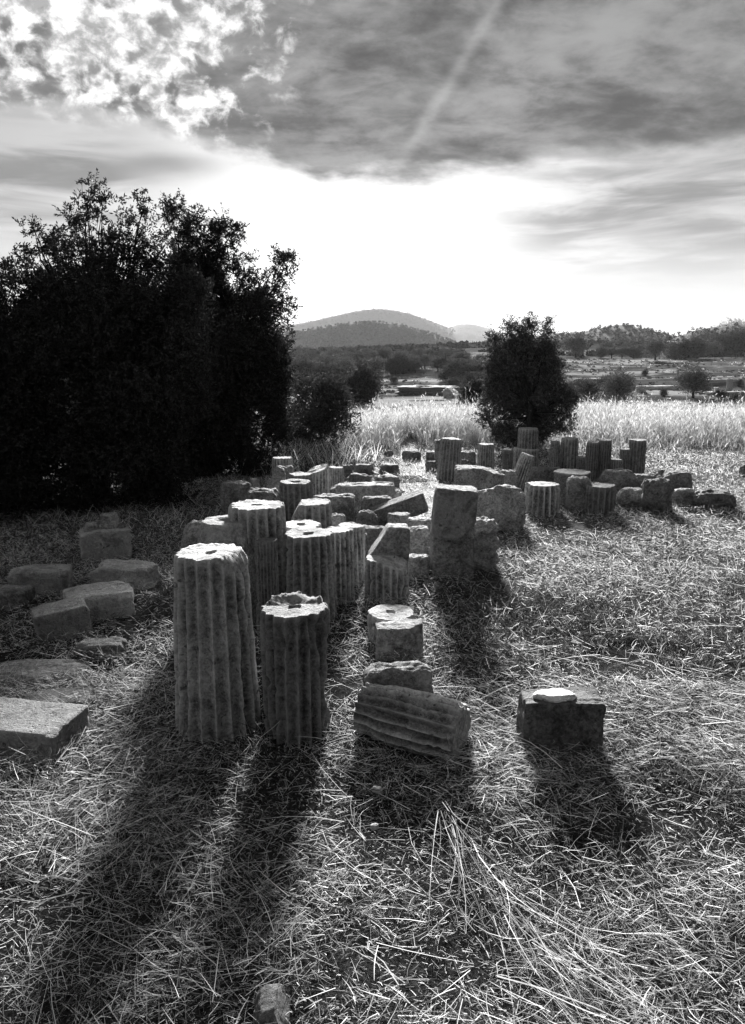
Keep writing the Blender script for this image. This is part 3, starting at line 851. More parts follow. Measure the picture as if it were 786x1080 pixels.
def stalk_bundle():
    """long raked stalks running towards the camera at the right"""
    parts = []
    pts = [(462, 858), (487, 905), (515, 950), (548, 990), (590, 1030), (640, 1075)]
    W = [ground_at(*p) for p in pts]
    n = 130
    t = U(0, 0.8, n) ** 0.8
    seg = np.minimum((t * 5).astype(int), 4); f = t * 5 - seg
    A = np.array([[w.x, w.y] for w in W])
    p = A[seg] * (1 - f)[:, None] + A[seg + 1] * f[:, None]
    d = A[seg + 1] - A[seg]
    head = np.arctan2(d[:, 0], d[:, 1]) + rng.normal(0, 0.24, n)
    spread = 0.02 + 0.075 * t
    p = p + rng.normal(0, 1, (n, 2)) * spread[:, None]
    z = 0.04 + U(0, 0.05, n)
    parts.append(ribbons(np.concatenate([p, z[:, None]], 1), head, U(0.2, 0.55, n), U(0.0018, 0.0036, n), rng.normal(0.0, 0.08, n), rng.normal(0.05, 0.4, n), rng.normal(0.05, 0.1, n), U(0, 3.14, n), 4))
    V, Q = cat(parts)
    tag(link('stalk_bundle', fast_mesh('stalk_bundle', V, Q, M_STRAW)), 'long raked bundle of pale stalks trailing to the bottom right corner', 'straw', kind='stuff')
stalk_bundle()

# ------------------------------------------------------------------ trees and shrubs
def leaf_mesh(name, lobes, n_twig, per, leaf, mat, twig_len=0.3, seed=1, shell=0.5, up=0.25):
    """lobes: (x,y,z,rx,ry,rz). Twigs grow outward through each lobe and carry leaves all along them."""
    r = np.random.default_rng(seed)
    vol = np.array([l[3] * l[4] * l[5] for l in lobes]) ** 0.75 * np.array([l[6] if len(l) > 6 else 1.0 for l in lobes])
    cnt = np.maximum((vol / vol.sum() * n_twig).astype(int), 5)
    C, D, L = [], [], []
    for (x, y, z, rx, ry, rz), c in zip([l[:6] for l in lobes], cnt):
        v = r.normal(0, 1, (c, 3)); v /= np.linalg.norm(v, axis=1)[:, None]
        rad = r.uniform(0, 1, c) ** shell
        C.append(np.array([x, y, z]) + v * rad[:, None] * np.array([rx, ry, rz]) * (1 + 0.16 * r.normal(0, 1, c))[:, None])
        dd = v + r.normal(0, 0.55, (c, 3)) + np.array([0, 0, up]); D.append(dd / np.linalg.norm(dd, axis=1)[:, None])
        L.append(twig_len * r.uniform(0.4, 1.2, c))
    C, D, L = np.concatenate(C), np.concatenate(D), np.concatenate(L)
    n = len(C) * per
    t = np.tile(np.linspace(0.05, 1, per), len(C))
    c = np.repeat(C, per, 0); d = np.repeat(D, per, 0); l = np.repeat(L, per)
    base = c + d * (t * l)[:, None] + np.array([0, 0, -0.10])[None] * (t ** 2 * l)[:, None]
    ld = d * 0.7 + r.normal(0, 0.75, (n, 3)); ld /= np.linalg.norm(ld, axis=1)[:, None]
    sd = np.cross(ld, r.normal(0, 1, (n, 3))); sd /= np.maximum(np.linalg.norm(sd, axis=1), 1e-6)[:, None]
    ll = leaf * r.uniform(0.6, 1.25, n)
    wv = ll * r.uniform(0.28, 0.42, n)
    nrm = np.cross(ld, sd)
    V = np.zeros((n, 4, 3), np.float32)
    V[:, 0] = base
    V[:, 1] = base + ld * (ll * 0.5)[:, None] + sd * (wv * 0.5)[:, None] + nrm * (wv * 0.15)[:, None]
    V[:, 2] = base + ld * ll[:, None]
    V[:, 3] = base + ld * (ll * 0.5)[:, None] - sd * (wv * 0.5)[:, None] + nrm * (wv * 0.15)[:, None]
    V = V.reshape(-1, 3)
    V[:, 2] = np.maximum(V[:, 2], 0.01)
    Q = np.arange(n * 4).reshape(-1, 4)
    return fast_mesh(name, V, Q, mat)

def limb_mesh(name, lobes, r0, seed=1, mat=None, height=None, fork=0.35):
    """tapered trunk that forks into a limb for each lobe"""
    rs = random.Random(seed)
    V, F = [], []
    def tube(pts, ra, rb, k=7):
        rings = []
        for i, p in enumerate(pts):
            t = i / (len(pts) - 1)
            d = (pts[min(i + 1, len(pts) - 1)] - pts[max(i - 1, 0)]).normalized()
            a = d.orthogonal().normalized(); b = d.cross(a)
            rr = ra + (rb - ra) * t
            rings.append(len(V))
            for q in range(k):
                th = 2 * math.pi * q / k
                V.append(p + (a * math.cos(th) + b * math.sin(th)) * rr * (1 + 0.12 * math.sin(3 * th + i)))
        for i in range(len(pts) - 1):
            for q in range(k):
                F.append((rings[i] + q, rings[i] + (q + 1) % k, rings[i + 1] + (q + 1) % k, rings[i + 1] + q))
    zt = max(l[2] + l[5] for l in lobes)
    hf = zt * fork
    def curve(a, b, n=6, wob=0.06):
        out = []
        ln = (b - a).length
        for i in range(n + 1):
            t = i / n
            p = a.lerp(b, t)
            w = math.sin(math.pi * t) * wob * ln
            out.append(p + Vector((rs.uniform(-1, 1), rs.uniform(-1, 1), rs.uniform(-.5, .5))) * w)
        return out
    top = Vector((rs.uniform(-.05, .05) * hf, rs.uniform(-.05, .05) * hf, hf))
    tube(curve(Vector((0, 0, -0.1 * r0 - 0.05)), top, 6, 0.05), r0, r0 * 0.72, 9)
    for (x, y, z, rx, ry, rz) in [l[:6] for l in lobes]:
        e = Vector((x, y, z + rz * 0.5))
        tube(curve(top - Vector((0, 0, rs.uniform(0, 0.25) * hf)), e - Vector((0, 0, rz * 0.4)), 6), r0 * 0.26, r0 * 0.02, 6)
        for k in range(2):
            s = top.lerp(e, rs.uniform(0.4, 0.8))
            tube(curve(s, e + Vector((rs.uniform(-rx, rx), rs.uniform(-ry, ry), rs.uniform(-rz, rz))) * 0.8, 4), r0 * 0.06, r0 * 0.012, 5)
    return mesh_from(name, V, F, mat or M_BARK, True)

def tree(name, label, cat_, base, lobes, n_twig, per, leaf, mat, r0, group=None, seed=1, twig_len=0.3, fork=0.35, up=0.25, shell=0.5, clump=14):
    if clump:
        rc = random.Random(seed * 7 + 1); sub = []
        for (x, y, z, rx, ry, rz, *dn) in lobes:
            q = dn[0] if dn else 1.0
            sub.append((x, y, z, rx * 0.7, ry * 0.7, rz * 0.7, 0.8 * q))
            for k in range(max(4, int(clump * (rx * ry * rz) ** 0.5 / 0.25))):
                v = Vector((rc.gauss(0, 1), rc.gauss(0, 1), rc.gauss(0, 1) + 0.15)).normalized() * rc.uniform(0.62, 1.0)
                f = rc.uniform(0.26, 0.42)
                sub.append((x + v.x * rx, y + v.y * ry, z + v.z * rz, max(0.05, rx * f), max(0.05, ry * f), max(0.05, rz * f), (0.4 + 0.6 * q) * rc.uniform(1.0, 2.0)))
        leaf_lobes = sub
    else: leaf_lobes = lobes
    e = bpy.data.objects.new(name, None); col.objects.link(e); e.empty_display_size = 0.3
    e.location = base; tag(e, label, cat_, group)
    link('trunk', limb_mesh('trunk', lobes, r0, seed, fork=fork), e)
    link('crown', leaf_mesh('crown', leaf_lobes, n_twig, per, leaf, mat, twig_len, seed, up=up, shell=shell), e)
    return e

def px_lobes(base, lst):
    """lobes given as photo x, y, radius (pixels) and distance, turned into metres round the trunk's foot"""
    out = []
    for (x, y, rx, ry, Y, *dn) in lst:
        p = at_depth(x, y, Y); s = scale_at(p)
        out.append((p.x - base.x, p.y - base.y, p.z - base.z, rx * s, min(rx, ry) * s * 1.0, ry * s, *dn))
    return out

# the big dark evergreen mass on the left: three trees
b = ground_at(110, 528)
tree('evergreen_tree', 'biggest dark evergreen tree at the left, its highest tip rising into the sky', 'tree', b, px_lobes(b, [
    (95, 236, 20, 24, 8.6, .7), (62, 262, 28, 28, 8.6, .8), (115, 272, 30, 30, 8.5, .9), (150, 245, 18, 26, 8.7, .6), (172, 262, 20, 22, 8.7, .6), (40, 300, 36, 36, 8.6), (45, 262, 14, 14, 8.6, .5), (130, 228, 10, 14, 8.6, .4), (80, 225, 12, 16, 8.6, .5), (108, 215, 9, 12, 8.6, .4), (100, 330, 60, 60, 8.3),
    (165, 320, 50, 55, 8.5), (60, 400, 70, 70, 8.2), (140, 410, 70, 70, 8.2), (40, 480, 60, 55, 8.1), (120, 490, 65, 50, 8.0), (175, 480, 40, 50, 8.3),
    (60, 365, 50, 50, 8.9), (30, 525, 50, 26, 8.0), (100, 530, 60, 22, 8.0), (160, 520, 45, 28, 8.2), (0, 500, 40, 50, 8.0), (152, 216, 8, 10, 8.6, .5), (94, 202, 9, 11, 8.6, .5), (36, 240, 9, 8, 8.6, .5), (30, 272, 10, 8, 8.6, .4)]), 30000, 14, 0.043, M_LEAF, 0.13, 'trees at the left edge of the ruins', seed=3, twig_len=0.12)
b = Vector((at_depth(232, 500, 11.0).x, 11.0, 0.0))
tree('evergreen_tree', 'right hand dark evergreen tree with a thin leafy crown against the bright sky', 'tree', b, px_lobes(b, [
    (212, 250, 19, 23, 10.8, 1.04), (236, 250, 19, 22, 10.8, 1.10), (186, 245, 16, 29, 10.9, 1.04), (225, 285, 24, 21, 10.8, 1.10), (200, 290, 30, 26, 10.8, 1.43), (258, 278, 16, 17, 10.8, 1.04), (262, 305, 16, 16, 10.8, 0.98), (297, 282, 15, 18, 10.6, 1.04), (284, 300, 14, 13, 10.6, 0.98), (291, 318, 19, 17, 10.6, 1.10), (270, 330, 24, 23, 10.6, 1.30), (286, 348, 22, 23, 10.6, 0.91), (245, 335, 26, 26, 10.9, .8),
    (205, 320, 40, 44, 11.0), (225, 390, 52, 52, 10.7), (270, 385, 36, 46, 10.7), (210, 450, 50, 46, 10.5), (265, 445, 34, 44, 10.6), (190, 400, 40, 50, 10.9), (205, 495, 44, 24, 10.3), (250, 485, 36, 24, 10.4), (285, 455, 18, 30, 10.5), (232, 236, 7, 9, 10.8, .85), (207, 228, 8, 9, 10.8, .85), (180, 226, 7, 10, 10.8, .85), (180, 400, 40, 60, 10.8), (285, 400, 20, 40, 10.7)]),
    36000, 14, 0.045, M_LEAF, 0.15, 'trees at the left edge of the ruins', seed=4, twig_len=0.14)
b = ground_at(-50, 540)
tree('evergreen_tree', 'dark evergreen tree cut off by the left edge of the picture', 'tree', b, px_lobes(b, [
    (-60, 345, 70, 60, 7.8), (-10, 335, 32, 36, 7.9), (2, 296, 10, 16, 7.9), (-30, 400, 60, 70, 7.7), (-30, 480, 60, 60, 7.6), (10, 420, 40, 60, 7.9), (-110, 400, 60, 90, 7.8)]),
    11000, 14, 0.046, M_LEAF, 0.14, 'trees at the left edge of the ruins', seed=5, twig_len=0.12)
b = ground_at(556, 478)
tree('round_tree', 'dense rounded tree standing alone behind the far pillar, twigs sticking up from its top', 'tree', b, px_lobes(b, [
    (552, 385, 30, 26, 13.2, .8), (545, 415, 34, 24, 13.2, .8), (576, 418, 27, 24, 13.1, .8), (533, 368, 15, 17, 13.3, .7), (569, 372, 16, 16, 13.2, .7), (585, 395, 16, 17, 13.2, .7), (522, 400, 14, 16, 13.2, .7), (598, 418, 10, 12, 13.2, .6),
    (552, 447, 32, 19, 13.0, .8), (584, 447, 16, 14, 13.0, .6), (524, 445, 15, 15, 13.0, .6), (599, 438, 9, 8, 12.9, .5), (510, 440, 8, 8, 13.0, .5), (539, 462, 25, 11, 12.9, .6),
    (536, 344, 6, 12, 13.2, .8), (555, 348, 8, 10, 13.2, .8), (562, 340, 6, 10, 13.3, .8), (576, 348, 5, 9, 13.3, .8), (519, 357, 9, 8, 13.2, .6), (546, 356, 10, 10, 13.2, .8)]),
    13000, 13, 0.042, M_LEAF2, 0.06, seed=6, twig_len=0.13)
b = ground_at(330, 472)
tree('shrub', 'rounded dark shrub at the right foot of the big trees, before the tall grass', 'shrub', b, px_lobes(b, [
    (330, 425, 36, 30, 13.0), (310, 445, 22, 28, 12.9), (352, 445, 20, 26, 12.9), (332, 455, 36, 22, 12.8), (322, 405, 18, 14, 13.1), (345, 412, 16, 14, 13.1)]), 2600, 11, 0.055, M_SCRUB, 0.05, seed=7, twig_len=0.2)

def shrub_at(label, x, ybase, w, ytop, Y, seed, group=None, mat=None):
    p = at_depth(x, ybase, Y); z = terrain(p.x, p.y); s = scale_at(p)
    base = Vector((p.x, p.y, z)); top = at_depth(x, ytop, Y).z - z
    rs = random.Random(seed); W = w * s / 2
    lobes = [(rs.uniform(-.5, .5) * W, rs.uniform(-.4, .4) * W, top * rs.uniform(0.35, 0.7), W * 0.55, W * 0.55, top * 0.34) for _ in range(6)]
    return tree('shrub', label, 'shrub', base, lobes, 1100, 9, max(0.06, s * 3.2), mat or M_SCRUB, max(0.04, W * 0.06), group, seed, twig_len=W * 0.3)
shrub_at('bushy shrub behind the rounded one, touching the pale valley strip', 378, 430, 50, 385, 24, 51)
shrub_at('low dark thicket behind the tall grass, left of the round tree', 500, 432, 34, 398, 26, 52)

# -- olive trees and groves in the valley: a few crowns, copied
def proto(kind, seed):
    rs = random.Random(seed)
    H = 5.0
    if kind == 'round': lobes = [(rs.uniform(-1, 1), rs.uniform(-1, 1), 2.5 + rs.uniform(-.7, .6), 1.5, 1.5, 1.5) for _ in range(8)]
    elif kind == 'wide': lobes = [(rs.uniform(-1.9, 1.9), rs.uniform(-1.3, 1.3), 2.2 + rs.uniform(-.7, 1.0), 1.4, 1.4, 1.2) for _ in range(9)]
    else: lobes = [(rs.uniform(-1.2, 1.2), rs.uniform(-1.2, 1.2), 1.7 + rs.uniform(-.6, .8), 1.4, 1.4, 1.3) for _ in range(7)]
    t = limb_mesh('trunk', lobes, 0.2, seed, fork=0.3)
    c = leaf_mesh('crown', lobes, 1000, 9, 0.26, M_LEAF2 if kind != 'bush' else M_SCRUB, 0.8, seed)
    return t, c
PROTO = {k: [proto(k, s) for s in (61 + i * 7, 62 + i * 7)] for i, k in enumerate(('round', 'wide', 'bush'))}
PROTO_H = 4.6

def far_tree(name, label, cat_, p, height, kind, group, rs):
    t, c = PROTO[kind][rs.randrange(2)]
    e = bpy.data.objects.new(name, None); col.objects.link(e)
    e.location = p; s = height / (PROTO_H if kind != 'bush' else 3.6)
    e.scale = (s * rs.uniform(.9, 1.2), s * rs.uniform(.9, 1.2), s); e.rotation_euler = (0, 0, rs.uniform(0, 6.28))
    tag(e, label, cat_, group)
    link('trunk', t, e); link('crown', c, e)
    return e

rs = random.Random(99)
def vt(label, x, ybase, ytop, kind='round', group=None, name='olive_tree', cat_='tree', Y=None):
    p = hit(x, ybase) if Y is None else at_depth(x, ybase, Y)
    p.z = terrain(p.x, p.y)
    far_tree(name, label, cat_, p, max(0.35, (at_depth(x, ytop, p.y).z - p.z)), kind, group, rs)
vt('olive tree with a bare leaning trunk in the valley, right of the round tree', 650, 427, 391, 'round')
vt('lone ball shaped olive tree at the right of the valley', 731, 420, 387, 'round')
vt('dark tree on the rise directly right of the round tree', 607, 377, 352, 'round', name='dark_tree')
vt('largest dark tree on the rise below the right hand hills', 691, 380, 357, 'round', name='dark_tree')
GR = 'trees in the valley grove on the left'
G3 = 'trees along the right hand rise'
G4 = 'dark scrub bushes in the valley'
for (x, yb, h) in [(634, 377, 10), (645, 378, 12), (656, 378, 13), (668, 378, 12), (712, 379, 16), (722, 378, 18), (735, 378, 20), (748, 377, 18), (757, 376, 22), (770, 375, 24), (782, 375, 26), (795, 375, 26), (640, 372, 11), (660, 372, 10), (676, 374, 10),
                   (744, 368, 16), (763, 362, 18), (776, 360, 20), (790, 362, 22)]:
    vt('one of the dark trees lined up along the right hand rise', x, yb, yb - h * 1.1, rs.choice(['bush', 'wide', 'bush']), G3, name='dark_tree')
for k in range(120):
    x = rs.uniform(296, 512); t = rs.random() ** 0.8
    yb = 374 + t * 30
    hpx = 9 + t * 13 * rs.uniform(.7, 1.3)
    if 385 < x < 450 and yb > 397: continue
    vt('one of the dark rounded trees crowded in the valley grove left of the round tree', x, yb, yb - hpx, rs.choice(['round', 'wide', 'bush']), GR, name='grove_tree')
for (x, yb, h, w) in [(610, 418, 18, 1), (622, 420, 20, 1), (636, 416, 18, 1), (600, 422, 16, 1), (664, 405, 8, 1), (700, 418, 8, 1), (745, 415, 9, 1), (760, 421, 10, 1), (776, 424, 10, 1), (788, 422, 12, 1),
                      (470, 402, 12, 1), (486, 406, 16, 1), (500, 410, 18, 1), (478, 412, 14, 1), (492, 418, 14, 1), (395, 404, 14, 1), (372, 410, 16, 1), (360, 404, 16, 1), (415, 404, 7, 1), (680, 396, 6, 1), (716, 404, 7, 1), (780, 408, 8, 1)]:
    vt('one of the low dark scrub bushes scattered over the valley floor', x, yb, yb - h, 'bush', G4, name='scrub_bush', cat_='bush')
for (x, yb, h) in [(690, 452, 24), (712, 450, 18), (735, 452, 16), (760, 450, 18), (780, 450, 20), (672, 450, 14)]:
    vt('one of the dark bushes just behind the tall ripe grass on the right', x, yb, yb - h, 'bush', 'bushes behind the tall grass', name='scrub_bush', cat_='bush', Y=24 + rs.random() * 3)

def scatter_clumps(name, label, cat_, n, y0, y1, size, mat, seed, xr=0.75, per=12, thr=0.45, zs=0.6, grow=0.0):
    r = np.random.default_rng(seed)
    y = np.sqrt(r.uniform(y0 * y0, y1 * y1, n)); x = r.uniform(-xr, xr, n) * y
    k = field(x, y, 9.0 / y0, seed) > thr; x, y = x[k], y[k]; n = len(x)
    sz = size * r.uniform(0.4, 1.3, n) * (1 + grow * (y - y0) / (y1 - y0))
    q = r.normal(0, 1, (n, per, 3)); q /= np.linalg.norm(q, axis=2)[..., None]
    q[..., 2] = np.abs(q[..., 2]) * zs
    c = np.stack([x, y, terrain_np(x, y)], 1)[:, None, :] + q * (sz[:, None] * r.uniform(0.3, 1, (n, per)))[..., None]
    a = r.normal(0, 1, (n, per, 3)); a /= np.linalg.norm(a, axis=2)[..., None]
    b_ = np.cross(a, r.normal(0, 1, (n, per, 3))); b_ /= np.linalg.norm(b_, axis=2)[..., None]
    w = (sz * 0.45)[:, None, None]
    V = np.stack([c - a * w, c + b_ * w * 0.6, c + a * w, c - b_ * w * 0.6], 2).reshape(-1, 3)
    tag(link(name, fast_mesh(name, V, np.arange(len(V)).reshape(-1, 4), mat)), label, cat_, kind='stuff')
scatter_clumps('valley_weeds', 'low dark growth covering the valley floor in patches', 'weeds', 9000, 85, 340, 0.55, M_SCRUB, 301, thr=0.5)
scatter_clumps('valley_grass', 'pale dry growth on the valley floor between the dark patches', 'grass', 9000, 85, 330, 0.45, M_TURF, 302, thr=0.56, zs=0.4)
scatter_clumps('plain_woodland', 'far dark woodland covering the plain below the hills', 'woodland', 5200, 330, 1300, 3.2, M_WOOD, 303, xr=0.8, per=20, thr=0.34, grow=1.0)

# ruined walls in the valley
def ruin(name, label, cat_, x, yb, wpx, hpx, dep, seed, rz=0, group=None, mat=None, **kw):
    p = hit(x, yb); s = scale_at(p)
    me = rock_mesh(name, wpx * s, dep, hpx * s * 1.0, seed=seed, n=22, square=0.8, rough=0.11, mat=mat or M_RUIN, sink=0.3, **kw)
    o = link(name, me); o.location = p; o.rotation_euler = (0, 0, R(rz)); tag(o, label, cat_, group)
ruin('ruined_wall', 'low ruined wall on the valley floor between the shrub and the round tree', 'wall', 455, 416, 66, 9, 4.0, 201, 4, mat=M_DARK, ncut=14, layers=0.06)
ruin('ruined_wall', 'pale slanting rubble bank at the right end of the low ruined wall', 'wall', 478, 419, 16, 10, 4.0, 202, -20, cuts=((1, 0, 0.9, 0.35),), mat=M_STONE, ncut=9)
ruin('ruined_wall', 'longest pale wall among the valley ruins, left of the ball shaped olive', 'wall', 695, 411, 44, 4, 2.0, 203, 3)
ruin('ruined_wall', 'short pale wall stub left of the longest valley wall', 'wall', 676, 414, 8, 7, 1.6, 204)
ruin('ruined_wall', 'pale wall running right from the ball shaped olive', 'wall', 768, 417, 46, 4, 2.0, 205, -2)
ruin('ruined_wall', 'upper pale wall behind the white post', 'wall', 760, 403, 36, 3, 2.0, 206)
ruin('standing_pillar', 'white standing pillar among the valley ruins at the right', 'pillar', 769, 413, 5, 13, 0.9, 207)
ruin('standing_pillar', 'lower pale pillar left of the white standing one', 'pillar', 756, 417, 4, 8, 0.8, 208)
ruin('ruined_wall', 'pale block wall under the pale terrace strip beside the bare trunked olive', 'wall', 622, 402, 30, 3, 2.0, 209)

# ------------------------------------------------------------------ hills
M_HILL, nt, out = new_mat('wooded hillside')
geo = nt.nodes.new('ShaderNodeNewGeometry').outputs['Position']
a = noise(nt, geo, 0.02, 5, 0.6) * 0.5 + noise(nt, geo, 0.16, 4, 0.7) * 0.5
bs = nt.nodes.new('ShaderNodeBsdfPrincipled'); bs.inputs['Roughness'].default_value = 0.95; bs.inputs['Specular IOR Level'].default_value = 0.1
nt.links.new(grey(nt, a.smooth(0.36, 0.64, 0.012, 0.045)), bs.inputs['Base Color'])
nt.links.new(bump(nt, noise(nt, geo, 0.25, 4, 0.7), 1.0, 5.0), bs.inputs['Normal'])
nt.links.new(bs.outputs[0], out.inputs[0])

def hill(prof, Y, depth, seed, rough, n=150, m=36):
    """a ridge: crest heights from (photo x, photo y) pairs at distance Y, falling away towards and behind"""
    xs = [p[0] for p in prof]; zs = [p[1] for p in prof]
    V, F = [], []
    for j in range(m + 1):
        v = -1 + 2 * j / m
        for i in range(n + 1):
            x = xs[0] + (xs[-1] - xs[0]) * i / n
            y = np.interp(x, xs, zs)
            # smooth the polyline
            y = np.mean([np.interp(x + o, xs, zs) for o in (-10, -5, 0, 5, 10)])
            c = at_depth(x, y, Y)
            fall = 1 - abs(v) ** 1.12
            Yy = Y + v * depth
            X = c.x * (Yy / Y) ** 0.5
            g = -8.0
            nz = rough * (mn.fractal(Vector((X * 0.012 / (Y / 900), Yy * 0.012 / (Y / 900), seed)), 0.8, 2.0, 5) + 0.35 * mn.fractal(Vector((X * .09, Yy * .09, seed + 4)), 0.7, 2.0, 3))
            V.append((X, Yy, g + (c.z - g) * fall + nz * (0.25 + 0.75 * (1 - fall)) * min(1, fall * 6)))
    for j in range(m):
        for i in range(n):
            k = j * (n + 1) + i
            F.append((k, k + 1, k + n + 2, k + n + 1))
    o = link('hill', mesh_from('hill', V, F, M_HILL)); tag(o, kind='structure')
    return o
HA = hill([(120, 372), (200, 356), (260, 348), (305, 343), (340, 336), (375, 328), (402, 325), (430, 329), (460, 340), (490, 353), (530, 372), (580, 380)], 4500, 420, 1, 18)
HB = hill([(220, 374), (280, 358), (310, 350), (350, 343), (395, 338), (425, 343), (455, 352), (490, 365), (520, 376)], 1800, 170, 2, 8)
hill([(420, 372), (455, 352), (475, 344), (492, 340), (515, 346), (550, 358), (600, 372)], 4600, 600, 3, 12)
HD = hill([(520, 376), (560, 358), (585, 350), (610, 352), (630, 348), (650, 343), (675, 346), (700, 352), (718, 357), (745, 366), (780, 376)], 950, 160, 4, 4)
HE = hill([(660, 378), (690, 366), (715, 355), (740, 347), (760, 345), (786, 342), (830, 338), (900, 340), (1000, 352), (1120, 376)], 620, 110, 5, 3)

def hill_scrub():
    """far-off wood on the nearer hills, read as one mass"""
    r = np.random.default_rng(77)
    Vs, Qs, off = [], [], 0
    for h, n, size in ((HD, 1700, 2.6), (HE, 1400, 1.9), (HB, 6500, 3.2), (HA, 4500, 6.5)):
        vs = [v.co for v in h.data.vertices if v.co.y < h.data.vertices[0].co.y + 1e9]
        cand = [v for v in vs if v.z > -2]
        for k in range(n):
            p = cand[r.integers(len(cand))]
            c = np.array(p) + r.normal(0, 1, 3) * np.array([size * 2, size * 2, 0.2]) + np.array([0, 0, size * 0.25])
            m = 14
            q = r.normal(0, 1, (m, 3)); q /= np.linalg.norm(q, axis=1)[:, None]
            q = c + q * size * r.uniform(0.4, 0.9, (m, 1)) * np.array([1, 1, 0.8])
            a = r.normal(0, 1, (m, 3)); a /= np.linalg.norm(a, axis=1)[:, None]
            b_ = np.cross(a, r.normal(0, 1, (m, 3))); b_ /= np.linalg.norm(b_, axis=1)[:, None]
            w = size * 0.42
            V = np.stack([q - a * w, q + b_ * w * .7, q + a * w, q - b_ * w * .7], 1).reshape(-1, 3)
            Vs.append(V); Qs.append(np.arange(m * 4).reshape(-1, 4) + off); off += m * 4
    tag(link('hill_woodland', fast_mesh('hill_woodland', np.concatenate(Vs), np.concatenate(Qs), M_WOOD)), 'dark woodland covering the nearer right hand hills', 'woodland', kind='stuff')
hill_scrub()

# ------------------------------------------------------------------ air
def haze():
    x0, x1, y0, y1, z0, z1 = -7200, 7200, -60, 5400, -13.0, 320
    V = [(x, y, z) for z in (z0, z1) for y in (y0, y1) for x in (x0, x1)]
    F = [(0, 2, 3, 1), (4, 5, 7, 6), (0, 1, 5, 4), (2, 6, 7, 3), (0, 4, 6, 2), (1, 3, 7, 5)]
    m, nt, out = new_mat('air haze')
    pv = nt.nodes.new('ShaderNodeVolumePrincipled')
    pv.inputs['Color'].default_value = (0.9, 0.9, 0.9, 1); pv.inputs['Density'].default_value = 0.00007
    pv.inputs['Anisotropy'].default_value = 0.0
    nt.links.new(pv.outputs[0], out.inputs['Volume'])
    tag(link('haze', mesh_from('haze', V, F, m, False)), 'thin bright air haze paling the far hills', 'haze', kind='stuff')
haze()

